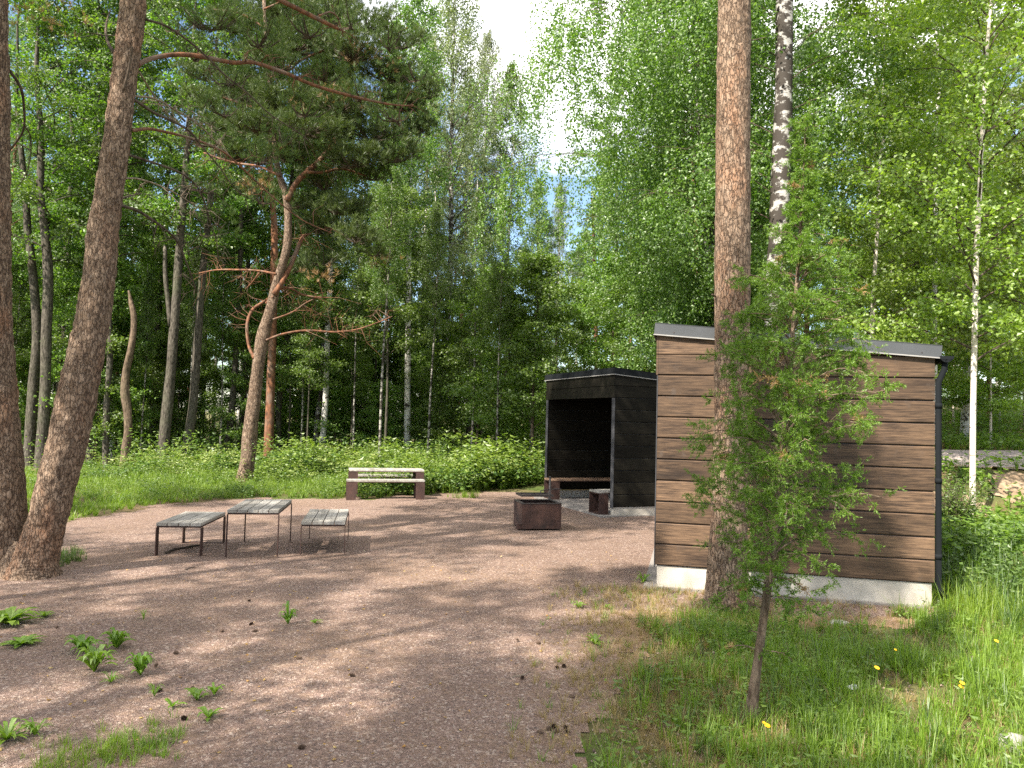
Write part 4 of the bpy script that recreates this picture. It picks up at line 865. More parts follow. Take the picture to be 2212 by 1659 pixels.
mb.box(gx0, gx1, gy0, gy0 + .012, gzz, gzz + .03); mb.box(gx0, gx1, gy1 - .012, gy1, gzz, gzz + .03); mb.box(gx0, gx0 + .012, gy0 + .012, gy1 - .012, gzz, gzz + .03); mb.box(gx1 - .012, gx1, gy0 + .012, gy1 - .012, gzz, gzz + .03)
k = 0
x = gx0 + .03
while x < gx1 - .02: mb.box(x, x + .006, gy0 + .012, gy1 - .012, gzz + .01, gzz + .018); x += .026
mb.tube([(gx1 - .01, gy1 - .02, gzz + .01), (Wf - .03, Df + .015, gzz + .03)], .010, 8)
mb.build('grate', M['black_steel'], fbx)
mb = MB(); mb.box(-.075, -.001, .02, .16, .10, .106); mb.box(-.065, -.001, .03, .036, .02, .10); mb.box(-.065, -.059, .036, .15, .02, .10)
mb.build('ash_hatch', M['rust'], fbx)

# ------------------------------------------------------------------ the juniper in front
jb = G(1618, 1562); jd = jb.y; ju = thing('juniper', 'upright green juniper with a thin leaning trunk in the right foreground', 'juniper', jb)
jtr = [(1612, 1580, 30), (1622, 1540, 25), (1634, 1450, 21), (1645, 1370, 19), (1655, 1290, 17), (1666, 1200, 15), (1680, 1080, 14), (1690, 980, 13), (1702, 860, 12), (1712, 740, 10), (1722, 600, 8), (1732, 450, 6), (1737, 350, 4), (1740, 250, 2)]
rw = spline(jtr, 6); JP = [PD(x, y, jd) - jb for x, y, w in rw]; JR = [w / 2 / F * jd for x, y, w in rw]
tm = MB().tube(JP, JR, 14, True, 0.35, 2.0)
s2 = [PD(x, y, jd - .05) - jb for x, y in ((1655, 1290), (1672, 1330), (1668, 1400), (1660, 1460), (1650, 1520))]
tm.build('trunk', M['brown_bark'], ju, True)
ENV = [(250, 3, 3), (300, 12, 14), (360, 28, 34), (420, 52, 62), (500, 88, 100), (600, 120, 130), (700, 150, 160), (800, 172, 172), (900, 168, 165), (1000, 150, 170), (1080, 140, 190), (1160, 130, 185), (1220, 125, 150), (1280, 95, 90), (1340, 70, 80), (1400, 60, 95), (1450, 30, 80), (1480, 8, 30)]
def envj(py, side):
    for (a0, l0, r0), (a1, l1_, r1_) in zip(ENV, ENV[1:]):
        if a0 <= py <= a1:
            u = (py - a0) / (a1 - a0); return ((l0 + (l1_ - l0) * u) if side < 0 else (r0 + (r1_ - r0) * u)) / F * jd
    return 0.02
rng_ = np.random.default_rng(77); bm_ = MB(); SP = []; SD = []; DP = []; DD = []
nB = 165
for i in range(nB):
    tt = (i + rng_.uniform(0, 1)) / nB; py_t = 1440 - tt * (1440 - 262)
    j = min(range(len(rw)), key=lambda q: abs(rw[q][1] - py_t)); p0 = np.array(JP[j]); az = i * 2.4 + rng_.uniform(-.5, .5)
    if py_t > 1300 and rng_.uniform() < 0.72: continue
    low = py_t > 1230; el = (0.35 if low else 0.75) + rng_.uniform(-.2, .25)
    side = -1 if math.cos(az) < 0 else 1; target = envj(max(255, py_t - (30 if low else 110)), side) * rng_.uniform(.72, 1.12) ; Lb = min(target / math.cos(el * 0.75), 0.85) * (1.0)
    Lb = max(0.04, Lb); pts = [p0]; p = p0; a = az
    for k in range(7):
        d = np.array([math.cos(a) * math.cos(el), math.sin(a) * math.cos(el), math.sin(el)]); p = p + d * Lb / 7; pts.append(p); el -= 0.13 + 0.04 * k * rng_.uniform(0, 1); a += rng_.uniform(-.15, .15)
    bm_.tube(pts, [0.0065 * (0.4 + Lb) * (1 - .12 * k) + .0008 for k in range(8)], 5, False)
    nsub = int(3 + Lb * 21)
    for s_ in range(nsub):
        s = rng_.uniform(0.22, 1.0) * 7; k = min(6, int(s)); q0 = pts[k] + (pts[k + 1] - pts[k]) * (s - k); dirb = unit(pts[k + 1] - pts[k])
        d2 = unit(dirb * 0.8 + rng_.normal(size=3) * 0.7 + [0, 0, -0.05]); l2 = rng_.uniform(.05, .13) * (0.7 + Lb); q1 = q0 + d2 * l2
        bm_.tube([q0, q1], [.0022, .0009], 3, False)
        brown = rng_.uniform() < 0.022
        for _ in range(9):
            u = rng_.uniform(.15, 1.05); st = q0 + (q1 - q0) * u; d3 = unit(d2 * 0.9 + rng_.normal(size=3) * 0.55 + [0, 0, -0.12]); l3_ = rng_.uniform(.025, .055)
            m = 14; uu = rng_.uniform(0, 1, m)[:, None]; P = st + d3 * l3_ * uu
            (DP if brown else SP).append(P); (DD if brown else SD).append(np.tile(d3, (m, 1)))
for (SPx, SDx, nm, mt) in ((SP, SD, 'foliage', M['juniper']), (DP, DD, 'dry_foliage', M['needle_dry'])):
    P = np.concatenate(SPx); D = np.concatenate(SDx); A = unit(D * 0.75 + rng_.normal(size=P.shape) * 0.6); S = unit(np.cross(A, rng_.normal(size=P.shape)))
    link(nm, quads(nm, leafq(P, A, S, 0.020 * rng_.uniform(.7, 1.2, len(P)), 0.22, 0), mt), ju)
bm_.build('branches', M['brown_bark'], ju)

# ------------------------------------------------------------------ ground cover
rg = np.random.default_rng(21)
def zt(P): P[:, 2] = [terr(x, y) for x, y in P[:, :2]]; return P
def stuff(name, Q, mat): return props(link(name, quads(name, Q, mat)), kind='stuff')
def sc_multi(rng, Ts, P, s):
    k = rng.integers(0, len(Ts), len(P)); out = []
    for i, T in enumerate(Ts):
        m = k == i
        if m.any(): out.append(place(T, P[m], s[m], rng.uniform(0, 6.28, m.sum())))
    return np.concatenate(out)
def edge_d(x, y): return x - (0.62 + 0.10 * (y - 4))
def near_grass(r):
    y = r.uniform(1.9, 12.5) if r.uniform() < .45 else r.uniform(1.9, 7.6); x = r.uniform(0.2, 9)
    if x > 0.72 * y + .8 or inpoly(x, y, shed_poly): return None
    if on_gravel(x, y, 0.3): return None
    if y < 7.8 and mnoise.noise(Vector((x * 1.3, y * 1.3, 4))) < r.uniform(-0.55, 0.25): return None
    if edge_d(x, y) < r.uniform(-.2, 1.3) and y < 7: return None
    if x > 1.6 and x < 3.6 and y > 6.9 and y < 8: return None
    return (x, y, 0)
Ts = [tuft(rg, 13, 0.17, 0.0055, 0.75, 3) for _ in range(6)]; Tl = [tuft(rg, 9, 0.34, 0.0065, 0.8, 4) for _ in range(5)]; Tf = [tuft(rg, 10, 0.10, 0.004, 0.9, 2) for _ in range(5)]
P = zt(scatter_pts(5200, near_grass, rg)); stuff('grass', sc_multi(rg, Ts, P, rg.uniform(.5, 1.2, len(P))), M['grass'])
P = zt(scatter_pts(1000, near_grass, rg)); stuff('grass', sc_multi(rg, Ts, P, rg.uniform(.6, 1.3, len(P))), M['grass_dark'])
P = zt(scatter_pts(650, near_grass, rg)); stuff('dry_grass', sc_multi(rg, Ts, P, rg.uniform(.4, 1.0, len(P))), M['grass_dry'])
P = zt(scatter_pts(320, lambda r: (lambda q: q if q and q[0] > 1.2 and (q[0] > 1.5 + .1 * q[1]) else None)(near_grass(r)), rg)); stuff('tall_grass', sc_multi(rg, Tl, P, rg.uniform(.6, 1.35, len(P))), M['grass'])
def dry_zone(r):
    y = r.uniform(2.2, 8.4); x = r.uniform(-0.1, 6)
    if inpoly(x, y, shed_poly) or x > .7 * y + .4: return None
    d = edge_d(x, y)
    if d < r.uniform(-0.7, 0.3) or r.uniform() > math.exp(-max(0, d - .6) / 1.3) + .12: return None
    return (x, y, 0)
P = zt(scatter_pts(3600, dry_zone, rg)); stuff('dry_grass', sc_multi(rg, Tf + [tuft(rg, 9, .13, .0035, 1.3, 3) for _ in range(3)], P, rg.uniform(.4, 1.1, len(P))), M['grass_dry'])
P = zt(scatter_pts(900, dry_zone, rg)); stuff('sparse_grass', sc_multi(rg, Tf, P, rg.uniform(.4, 1.1, len(P))), M['grass'])
# low broad leaves among the grass
def herb_T(rng, n, h, r, size, asp=0.5, flat=0.7):
    P = np.stack([rng.normal(0, r, n), rng.normal(0, r, n), h * rng.uniform(.15, 1, n) ** .8], 1); P[:, :2] *= (0.4 + P[:, 2:3] / max(h, .01) * .8)
    return rand_leaves(rng, P, size, asp, 0.2, flat)
Th = [herb_T(rg, 16, .10, .06, .038) for _ in range(5)]
P = zt(scatter_pts(1100, near_grass, rg)); stuff('low_herbs', sc_multi(rg, Th, P, rg.uniform(.6, 1.3, len(P))), M['herb'])
# the green belt between the gravel and the wood
def belt(ymin=14.5, ymax=29, dens=None):
    def f(r):
        y = r.uniform(ymin, ymax) if r.uniform() < .4 else r.uniform(ymin, min(ymax, 21)); x = r.uniform(-0.72 * y - 1, 3.6)
        if on_gravel(x, y, .35) or inpoly(x, y, GPL): return None
        if x > 2.1 and y < 17.5: return None
        if x > 1.0 + .1 * (y - 17) and y < 21.5 and x > 1: return None
        return (x, y, 0)
    return f
bf = belt(8.5)
Tg = [tuft(rg, 12, .30, .012, .6, 3) for _ in range(6)]; Tg2 = [tuft(rg, 10, .14, .010, .9, 2) for _ in range(5)]
P = zt(scatter_pts(5200, bf, rg)); hgt = np.array([0.45 + 0.9 * sm((y - 15.5) / 4) * sm((x + 13) / 7) + .2 * mnoise.noise(Vector((x, y, 0))) for x, y, z in P])
stuff('meadow_grass', sc_multi(rg, Tg, P, np.clip(hgt, .3, 1.6) * rg.uniform(.7, 1.2, len(P))), M['grass'])
P = zt(scatter_pts(3500, bf, rg)); stuff('meadow_grass', sc_multi(rg, Tg2, P, rg.uniform(.8, 1.6, len(P))), M['grass'])
bh = belt(15.0)
def bhr(r):
    q = bh(r)
    if not q: return None
    x, y, _ = q
    return q if x > -13 + r.uniform(0, 6) else None
Thr = [herb_T(rg, 34, .60, .13, .072, .5) for _ in range(7)]; Thd = [herb_T(rg, 30, .42, .15, .10, .65) for _ in range(5)]
def bscale(P): return np.array([(.35 + .75 * sm((y - 15.8 - .25 * abs(x)) / 3.2) + .25 * sm((x + 5) / 3)) * (1 + .9 * mnoise.noise(Vector((x * .8, y * .8, 6)))) for x, y, z in P])
P = zt(scatter_pts(2700, bhr, rg)); stuff('tall_herbs', sc_multi(rg, Thr, P, bscale(P) * rg.uniform(.6, 1.2, len(P))), M['herb'])
P = zt(scatter_pts(1500, bhr, rg)); stuff('leafy_undergrowth', sc_multi(rg, Thd, P, bscale(P) * rg.uniform(.6, 1.2, len(P))), M['herb_dark'])
Tt = [herb_T(rg, 40, 1.0, .08, .07, .35) for _ in range(4)]
P = zt(scatter_pts(90, bhr, rg)); stuff('tall_herbs', sc_multi(rg, Tt, P, rg.uniform(.7, 1.35, len(P))), M['herb'])
def umb_T(rng):      # flat topped flower heads of yellow green
    out = []
    for _ in range(5):
        c_ = np.array([rng.normal(0, .06), rng.normal(0, .06), rng.uniform(.6, .85)]); Pn = c_ + rng.normal(size=(9, 3)) * [.05, .05, .006]; out.append(rand_leaves(rng, Pn, .045, .8, 0, .8))
    return np.concatenate(out)
P = zt(scatter_pts(80, bhr, rg)); stuff('flowering_herbs', sc_multi(rg, [umb_T(rg) for _ in range(4)], P, rg.uniform(.7, 1.15, len(P))), leaf_mat('yellow green flower heads', (.22, .27, .07), (.34, .38, .14), .3, .03, objv=0))
# forest floor green farther back, and the bank on the right
def floor_(r):
    y = r.uniform(24, 60); x = r.uniform(-.72 * y, .72 * y)
    if x > 2 and y < 28: return None
    return (x, y, 0)
P = zt(scatter_pts(3800, floor_, rg)); stuff('forest_undergrowth', sc_multi(rg, Thr, P, rg.uniform(.8, 1.9, len(P))), M['herb_dark'])
def rbank(r):
    y = r.uniform(9, 30); x = r.uniform(5.0, .72 * y + 1)
    if x < 5 or (abs(y - road_y(x)) < 1.55): return None
    if 12.6 < y < 14.3 and mnoise.noise(Vector((x * .9, y * .9, 1))) > -0.1: return None
    return (x, y, 0)
P = zt(scatter_pts(3400, rbank, rg)); stuff('bank_grass', sc_multi(rg, Tg, P, rg.uniform(.35, 1.1, len(P))), M['grass'])
P = zt(scatter_pts(900, rbank, rg)); stuff('bank_dry_grass', sc_multi(rg, Tg, P, rg.uniform(.3, .9, len(P))), M['grass_dry'])
P = zt(scatter_pts(1000, rbank, rg)); stuff('bank_herbs', sc_multi(rg, Thd, P, rg.uniform(.5, 1.1, len(P))), M['herb'])
bk = grid_mesh('bare_bank', np.arange(5.6, 16, .12), np.arange(12.5, 14.7, .12), lambda x, y: terr(x, y) + 0.03 + .06 * mnoise.noise(Vector((x * 3, y * 3, 0))) + .05 * mnoise.noise(Vector((x * 9, y * 9, 0))), M['bank'], lambda x, y: mnoise.noise(Vector((x * .9, y * .9, 1))) > -0.08 and x > 6.4)
props(link('bare_bank', bk), kind='structure')
def sh_zone(x0, x1, y0, y1): return lambda r: (r.uniform(x0, x1), r.uniform(y0, y1), 0)
P = zt(scatter_pts(230, sh_zone(5.0, 7.0, 7.4, 10.4), rg)); P = P[P[:, 0] > 4.55 + .15 * (P[:, 1] - 7.6)]; stuff('dense_weeds', sc_multi(rg, [herb_T(rg, 30, .36, .13, .055, .65) for _ in range(5)], P, rg.uniform(.5, 1.1, len(P))), M['herb_dark'])
P = zt(scatter_pts(600, sh_zone(4.35, 7.4, 6.4, 9.8), rg)); P = P[P[:, 0] > 4.45 + .12 * (P[:, 1] - 7.6)]; stuff('tall_grass', sc_multi(rg, Tl, P, rg.uniform(.7, 1.5, len(P))), M['grass_dark'])
P = zt(scatter_pts(90, sh_zone(4.2, 4.9, 6.9, 7.8), rg)); stuff('tall_grass', sc_multi(rg, Tl, P, rg.uniform(.7, 1.3, len(P))), M['grass'])

# a small dark spruce-like shrub, thistles and such by the shed corner
def leafy(name, label, cat, loc, H, Rr, nlv, size, mat, group=None, stemr=.004, asp=.45):
    root = thing(name, label, cat, loc, 0, group); r2 = np.random.default_rng(int(abs(loc[0] * 100 + loc[1] * 37)))
    mb = MB(); Q = []
    ns = max(3, nlv // 26)
    for s in range(ns):
        a_ = r2.uniform(0, 6.28); sp = r2.uniform(.2, 1) * Rr; hh = H * r2.uniform(.6, 1); e_ = np.array([math.cos(a_) * sp, math.sin(a_) * sp, hh]); mb.tube([(0, 0, -.02), e_ * [.3, .3, .5], e_], [stemr, stemr * .7, stemr * .3], 4, False)
        m = nlv // ns; u = r2.uniform(.15, 1, m)[:, None]; Pn = e_ * np.concatenate([u ** 1.4, u ** 1.4, u], 1) + r2.normal(size=(m, 3)) * size * .45; Q.append(rand_leaves(r2, Pn, size, asp, .1, .5))
    mb.build('stem', M['twig'], root); link('foliage', quads('foliage', np.concatenate(Q), mat), root); return root
p = G(2100, 1215, .1); leafy('shrub', 'dark green shrub at the foot of the slender birch beside the shed', 'shrub', (p.x + .3, p.y + .8, terr(p.x + .3, p.y + .8)), .95, .5, 2600, .045, M['leaf_shrub'])
p = G(2085, 1270, .1); leafy('herb', 'bluish broad leaved herb in the grass by the shed corner', 'plant', (p.x, p.y, terr(p.x, p.y)), .30, .3, 130, .10, M['leaf_shrub'])
p = G(2200, 1120, .2); leafy('sapling', 'young broad leaved sapling at the right edge above the grass', 'sapling', (p.x + .1, p.y - 1.2, terr(p.x, p.y - 1)), 1.5, .5, 330, .10, M['leaf_young'])
# rosette weeds in the gravel
def rosette(label, px, py, r, n, seed, mat='weed', h=.05, grp=None, nm='weed', w=.32):
    p = G(px, py); root = thing(nm, label, 'weed', (p.x, p.y, terr(p.x, p.y) + .004), 0, grp); r2 = np.random.default_rng(seed); Q = []
    for i in range(n):
        a_ = i * 2.4 + r2.uniform(-.3, .3); l = r * .88 * r2.uniform(.55, 1.1); d = np.array([math.cos(a_), math.sin(a_), 0]); s = np.array([-d[1], d[0], 0]); up = r2.uniform(.5, 1.9); q = []
        for k in range(6):
            t = k / 5; wd = l * w * (math.sin(math.pi * min(1, .12 + t * .86)) * (1 if k % 2 else .88)) * .5; q.append((d * l * t + np.array([0, 0, h * up * math.sin(math.pi * t * .75) + .004]), wd))
        for k in range(5): (a0, w0), (a1, w1_) = q[k], q[k + 1]; Q.append([a0 - s * w0, a0 + s * w0, a1 + s * w1_, a1 - s * w1_])
    o = link('foliage', quads('foliage', np.array(Q), M[mat]), root); return root
rosette('largest leafy weed clump on the gravel at the lower left, lower part', 203, 1453, .17, 30, 1, h=.09)
rosette('leafy weed behind the largest clump on the lower left gravel', 178, 1410, .16, 22, 2, h=.07)
rosette('spiky green weed at the upper right of the lower left weed cluster', 252, 1402, .15, 26, 3, h=.08)
rosette('compact bright weed right of the largest clump on the gravel', 303, 1463, .12, 26, 4, h=.08)
rosette('small grassy weed below the largest clump', 240, 1478, .09, 20, 5, h=.04, w=.15)
rosette('weed of several leaves right of centre in the dark lower gravel', 425, 1518, .11, 14, 6, h=.04)
rosette('small weed beside the longer leaved one in the dark lower gravel', 462, 1507, .08, 12, 7, h=.04)
rosette('single leaf weed low on the dark gravel', 372, 1532, .10, 6, 8, h=.03)
rosette('flat leaf weed below the dark gravel weeds', 450, 1556, .10, 9, 9, h=.03)
rosette('small ochre weed left of the dark gravel weeds', 333, 1510, .08, 16, 10, h=.05, w=.14)
rosette('pale weed alone in the middle of the gravel', 622, 1350, .10, 22, 11, h=.10)
rosette('low weed just right of the pale one in the middle gravel', 680, 1348, .08, 10, 12, h=.02)
rosette('wide weed at the left edge of the gravel', 18, 1352, .26, 34, 13, h=.06)
rosette('small weed right of the wide one near the left edge', 95, 1336, .12, 14, 14, h=.03)
rosette('low trailing weed at the left edge below the wide one', 45, 1395, .18, 22, 15, h=.03)
rosette('green weed at the lower left corner of the gravel', 15, 1600, .17, 30, 16, h=.05, w=.16)
rosette('grassy weed beside the one in the lower left corner', 75, 1590, .11, 24, 17, h=.05, w=.14)
rosette('tiny grassy sprout in front of the picnic table', 310, 1340, .08, 12, 18, h=.06, w=.1)
rosette('small weed in the sunny gravel left of the shed', 1250, 1315, .10, 10, 19, h=.04)
rosette('second small weed in the sunny gravel nearer the shed', 1310, 1316, .08, 9, 20, h=.03)
rosette('weed at the concrete corner of the brown shed', 1390, 1262, .15, 22, 21, h=.06, w=.15)
rosette('weed among dry straw left of the thick pine', 1285, 1395, .12, 12, 22, h=.04)
def patch(name, label, pxs, n, T, mat, s0=.6, s1=1.1):
    C_ = [G(*q) for q in pxs]; P = np.array([(C_[i].x + rg.normal(0, .10), C_[i].y + rg.normal(0, .12), 0) for i in rg.integers(0, len(C_), n)]); P = zt(P); c0 = P.mean(0); 
    o = link(name, quads(name, sc_multi(rg, T, P - c0, rg.uniform(s0, s1, n)), mat)); o.location = c0; return props(o, label, 'grass tuft')
patch('grass_tuft', 'wide tuft of short grass at the bottom left corner of the picture', [(120, 1650), (170, 1645), (230, 1625), (260, 1620)], 110, Tf, M['grass'])
patch('grass_tuft', 'fluffy grass tuft right of the wide one at the bottom', [(310, 1625), (325, 1600)], 60, Tf, M['grass'])
patch('grass_tuft', 'grass growing round the foot of the leaning pine', [(90, 1235), (120, 1215), (150, 1200), (140, 1212)], 90, Ts, M['grass_dark'], .5, 1.0)
patch('grass_tuft', 'grass tuft at the foot of the thick pine', [(1530, 1345), (1580, 1345), (1620, 1340), (1500, 1350)], 120, Ts, M['grass'], .5, 1.1)
patch('grass_tuft', 'small grass tuft on the gravel edge in front of the dark greenery', [(1000, 1075), (1020, 1074)], 30, Ts, M['grass'], .8, 1.4)
# pebbles, cones, leaves
mbp = []; N_ = 26000
yy = 2.2 + 9 * rg.uniform(0, 1, N_) ** 1.5; xx = (rg.uniform(-.72, .72, N_)) * yy; keep = np.array([on_gravel(x, y) or (y < 8 and litter(x, y) > .2) for x, y in zip(xx, yy)]); xx = xx[keep]; yy = yy[keep]; n_ = len(xx)
cube = np.array([[-1, -1, -1], [1, -1, -1], [1, 1, -1], [-1, 1, -1], [-.6, -.6, 1], [.6, -.6, 1], [.6, .6, 1], [-.6, .6, 1]]) * .5
fcs = np.array([[0, 1, 5, 4], [1, 2, 6, 5], [2, 3, 7, 6], [3, 0, 4, 7], [4, 5, 6, 7]])
szs = rg.uniform(.004, .009, n_) * (1 + (rg.uniform(0, 1, n_) > .97) * .9); rot = rg.uniform(0, 6.28, n_); V = np.tile(cube, (n_, 1, 1)) * (1 + rg.normal(0, .22, (n_, 8, 3))) * (szs[:, None, None] * np.array([1.2, 1, .7]))
cc, ss = np.cos(rot), np.sin(rot); Vx = V[..., 0] * cc[:, None] - V[..., 1] * ss[:, None]; Vy = V[..., 0] * ss[:, None] + V[..., 1] * cc[:, None]
V = np.stack([Vx + xx[:, None], Vy + yy[:, None], V[..., 2] + np.array([terr(x, y) for x, y in zip(xx, yy)])[:, None] + .006], -1)
pm, nt = newmat('loose gravel stones'); gi = nd(nt, 'NewGeometry').outputs['Random Per Island']; princ(nt, mixc(nt, gi, (.13, .09, .07), (.38, .29, .24)), .9)
props(link('loose_gravel', mesh_np('loose_gravel', V.reshape(-1, 3), (fcs[None] + (np.arange(n_) * 8)[:, None, None]).reshape(-1, 4), pm)), kind='stuff')
def straw(n, x0f, mat, name, ymin=2.4, ymax=11):
    P = []
    while len(P) < n:
        y = ymin + (ymax - ymin) * rg.uniform() ** 1.3; x = rg.uniform(-.72, .72) * y
        if on_gravel(x, y) or litter(x, y) > .3: 
            if rg.uniform() < x0f(x, y): P.append((x, y, terr(x, y) + .009))
    P = np.array(P); a_ = rg.uniform(0, 6.28, n); A = np.stack([np.cos(a_), np.sin(a_), rg.uniform(-.03, .12, n)], 1); S = unit(np.cross(A, [[0, 0, 1.]]))
    props(link(name, quads(name, leafq(P, A, S, rg.uniform(.02, .06, n), .07, 0), mat)), kind='stuff')
straw(5200, lambda x, y: .12 + litter(x, y), M['needle_dry'], 'fallen_needles')
def small_leaf(n):
    P = []
    while len(P) < n:
        y = 2.6 + 8 * rg.uniform() ** 1.3; x = rg.uniform(-.7, .7) * y
        if on_gravel(x, y): P.append((x, y, terr(x, y) + .012))
    P = np.array(P); return rand_leaves(rg, P, .028, .7, 0, .85)
props(link('fallen_leaves', quads('fallen_leaves', small_leaf(330), M['dead_leaf'])), kind='stuff')
cmb = MB()
for k in range(7):
    z = k * .0055; r_ = .012 * math.sin(math.pi * (.18 + k / 8.2)) + .002
    for q in range(8):
        a_ = q * .785 + k * .39; d = Vector((math.cos(a_), math.sin(a_), 0)); s = Vector((-d.y, d.x, 0)); c_ = Vector((0, 0, z)); cmb.add([c_ + s * .003, c_ - s * .003, c_ + d * r_ - s * .0045 + Vector((0, 0, .005)), c_ + d * (r_ + .002) + Vector((0, 0, .007)), c_ + d * r_ + s * .0045 + Vector((0, 0, .005))], [(0, 1, 2, 3, 4)])
cmb.tube([(0, 0, -.002), (0, 0, .036)], [.005, .003], 6); cm_ = cmb.mesh('pine_cone', M['cone'])
cones = [(1118, 1385), (1158, 1392), (1238, 1510), (1207, 1445), (1215, 1440), (640, 1428), (418, 1498), (350, 1497), (393, 1556), (333, 1447), (385, 1417), (545, 1349), (535, 1300), (478, 1368), (556, 1366), (1440, 1385), (1180, 1583), (1172, 1590), (1225, 1580), (1192, 1575), (1198, 1588), (1232, 1592), (1130, 1465), (755, 1462), (120, 1362), (660, 1618)]
for i, (px, py) in enumerate(cones):
    p = G(px, py); o = link('pine_cone', cm_); o.location = (p.x, p.y, terr(p.x, p.y) + .018); o.rotation_euler = (R(80 + 20 * (i % 3)), 0, i * 1.7); o.scale = [.75 + .25 * (i % 3)] * 3
    props(o, 'small dark pine cone lying on the gravel', 'pine cone', 'pine cones scattered on the gravel')
def stick(name, label, pts, r, mat):
    P = [G(*q) for q in pts]; b_ = P[0].copy(); o = MB().tube([p - b_ + Vector((0, 0, terr(p.x, p.y) + r * .8)) for p in P], [r * (1 - .5 * i / (len(P) - 1)) for i in range(len(P))], 6, True, .4, 2).build(name, mat, None, True); o.location = b_; props(o, label, 'stick')
stick('stick', 'dark curved stick lying under the left bench', [(358, 1199), (378, 1190), (400, 1187), (418, 1182), (438, 1180)], .018, M['twig'])
stick('stick', 'short thin stick on the gravel before the left bench', [(402, 1233), (412, 1229), (422, 1227)], .008, M['twig'])
stick('stick', 'pale twig on the sunny gravel left of the thick pine', [(1108, 1462), (1130, 1458), (1145, 1450)], .008, M['dead_twig'])
stick('stick', 'thin dark twig on the shaded gravel at the bottom', [(592, 1548), (610, 1544), (622, 1538)], .005, M['twig'])
def rock(label, px, py, s, seed, mat='stone', h=.55):
    p = G(px, py); bpy_me = bpy.data.meshes.new('rock'); V = []; n1, n2 = 12, 20
    for i in range(n1 + 1):
        for k in range(n2):
            th = math.pi * i / n1; a_ = 2 * math.pi * k / n2; d = Vector((math.sin(th) * math.cos(a_), math.sin(th) * math.sin(a_), math.cos(th))); f = 1 + .28 * mnoise.noise(d * 1.2 + Vector((seed, 0, 0))) + .1 * mnoise.noise(d * 4 + Vector((seed, 2, 0))); V.append((d.x * s * f, d.y * s * .8 * f, d.z * s * h * f))
    Fc = [(i * n2 + k, i * n2 + (k + 1) % n2, (i + 1) * n2 + (k + 1) % n2, (i + 1) * n2 + k)[::-1] for i in range(n1) for k in range(n2)]
    o = link('rock', mesh_np('rock', V, Fc, M[mat], True)); o.location = (p.x, p.y, terr(p.x, p.y) + s * h * .35); props(o, label, 'rock')
rock('grey boulder in the grass at the lower right corner', 2190, 1612, .10, 1)
rock('small pale stone just below the boulder at the lower right corner', 2195, 1645, .035, 2)
rock('small grey stone beside the foot of the leaning pine', 72, 1246, .07, 3)
rock('flat stone at the right end of the concrete plinth', 1812, 1345, .09, 4, 'concrete', .25)
# yellow flowers
fmb = MB()
for k in range(14):
    a_ = k * .4488; d = Vector((math.cos(a_), math.sin(a_), .25)); s = Vector((-math.sin(a_), math.cos(a_), 0)); fmb.add([Vector((0, 0, 0)) - s * .002, Vector((0, 0, 0)) + s * .002, d * .015 + s * .003, d * .017 - s * .003], [(0, 1, 2, 3)])
fmb.tube([(0, 0, -.002), (0, 0, .003)], [.006, .005], 8); hd = fmb.mesh('flower_head', M['yellow'])
for (px, py, h, lab) in [(1657, 1568, .22, 'yellow flower right of the juniper trunk at the bottom'), (1650, 1562, .23, 'yellow flower bud touching the lowest flower beside the juniper'), (1894, 1443, .25, 'yellow flower in the grass in the middle of the lawn'), (2078, 1476, .20, 'upper yellow flower of the pair at the right'), (2076, 1484, .17, 'lower yellow flower of the pair at the right'), (1934, 1404, .30, 'yellow flower bud high on a stem left of the paired flowers'), (2152, 1385, .25, 'yellow flower near the right edge of the lawn')]:
    hp = G(px, py, h); gz = terr(hp.x, hp.y); r0 = thing('flower', lab, 'flower', (hp.x, hp.y, gz)); o = link('flower_head', hd, r0); o.location = (0, 0, h - gz)
    o.rotation_euler = (R(25), R(10), 0)
    if 'bud' in lab: o.scale = (.6, .6, 1)
    MB().tube([(0.02, 0.01, 0), (.005, 0, h * .6), (0, 0, h - gz)], .0017, 5).build('stem', M['weed'], r0)
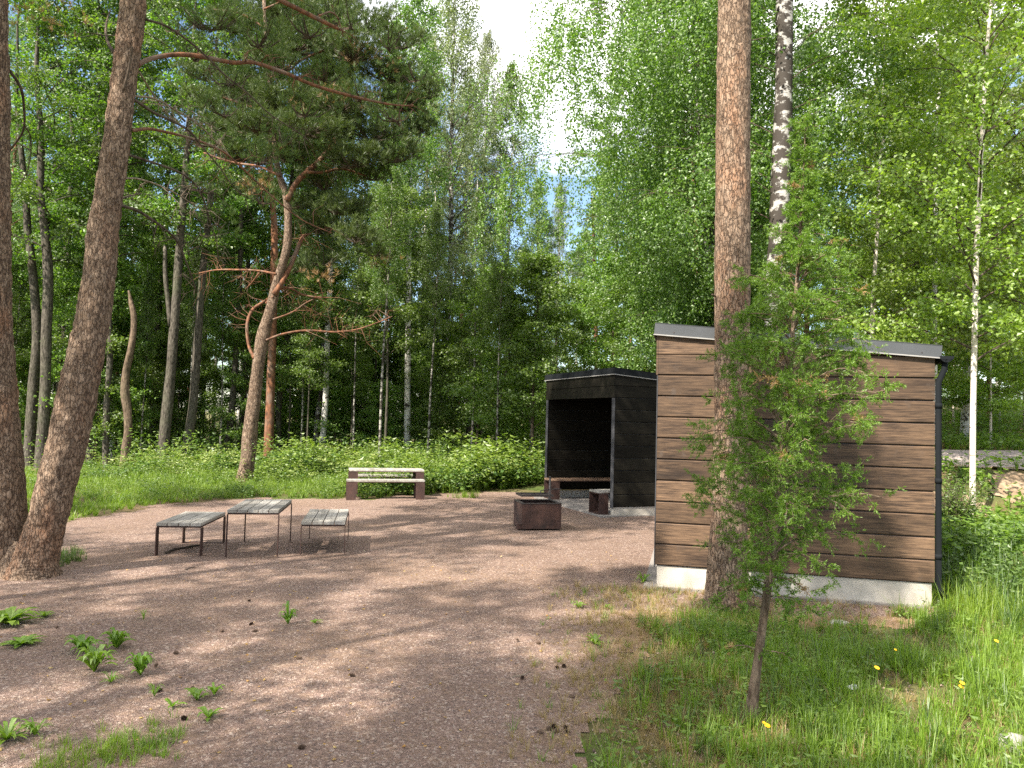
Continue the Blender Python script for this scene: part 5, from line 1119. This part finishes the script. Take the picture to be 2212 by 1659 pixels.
# arching long grass blades by the juniper
mb = MB(); rr = random.Random(9); base_ = G(1890, 1600, 0)
for i in range(26):
    b0 = Vector((base_.x + rr.uniform(-.35, .2) - .05, base_.y + rr.uniform(-.3, .25), 0)); Lg = rr.uniform(.3, .62); hx = rr.choice([1, 1, -1]) * rr.uniform(.15, .8); P = [b0 + Vector((hx * Lg * t * t, rr.uniform(-.02, .02), Lg * (t - .42 * abs(hx) * t * t))) for t in (0, .25, .5, .75, 1)]
    for k in range(4):
        w0, w1_ = .0045 * (1 - (k / 4) ** 1.5), .0045 * (1 - ((k + 1) / 4) ** 1.5) + .0003; s = Vector((.5, .86, 0)); mb.add([P[k] - base_ - s * w0, P[k] - base_ + s * w0, P[k + 1] - base_ + s * w1_, P[k + 1] - base_ - s * w1_], [(0, 1, 2, 3)])
o = mb.build('long_grass', M['grass']); o.location = base_; props(o, kind='stuff')
p = G(1838, 1492, .03); o = MB().add([(0, 0, 0), (.05, .01, .005), (.06, .05, .02), (.02, .06, .008), (-.02, .03, .014), (.03, .03, .03)], [(0, 1, 5), (1, 2, 5), (2, 3, 5), (3, 4, 5), (4, 0, 5)]).build('paper_scrap', M['paper']); o.location = (p.x, p.y, terr(p.x, p.y) + .04); props(o, 'crumpled white paper scrap in the grass', 'paper scrap')

# ------------------------------------------------------------------ trees beside and behind the viewpoint that shade the yard
shade = [('birch', -4.6, -.4, .9), ('pine', -10.6, -1.2, .8), ('pine', -7.6, -0.6, .85), ('birch', -9.2, -5.2, .95), ('pine', -7.5, -4.2, .95), ('birch', -12.0, -3.5, .9), ('alder', -11.5, 3.2, .85), ('pine', -8.9, 2.6, 1.0), ('alder2', -14.5, 7.0, .9), ('birch', 1.5, -8.0, .9), ('pine', -3.5, -10.0, 1.0)]
lb_ = {'pine': 'tall pine standing beside the viewpoint, outside the picture', 'birch': 'birch standing beside the viewpoint, outside the picture', 'alder': 'alder standing beside the viewpoint, outside the picture', 'alder2': 'alder standing beside the viewpoint, outside the picture'}
for k, x, y, s in shade:
    o = copy_tree(fill[k], (x, y, 0), (s, s, s), x, lb_[k], 'trees around the viewpoint')
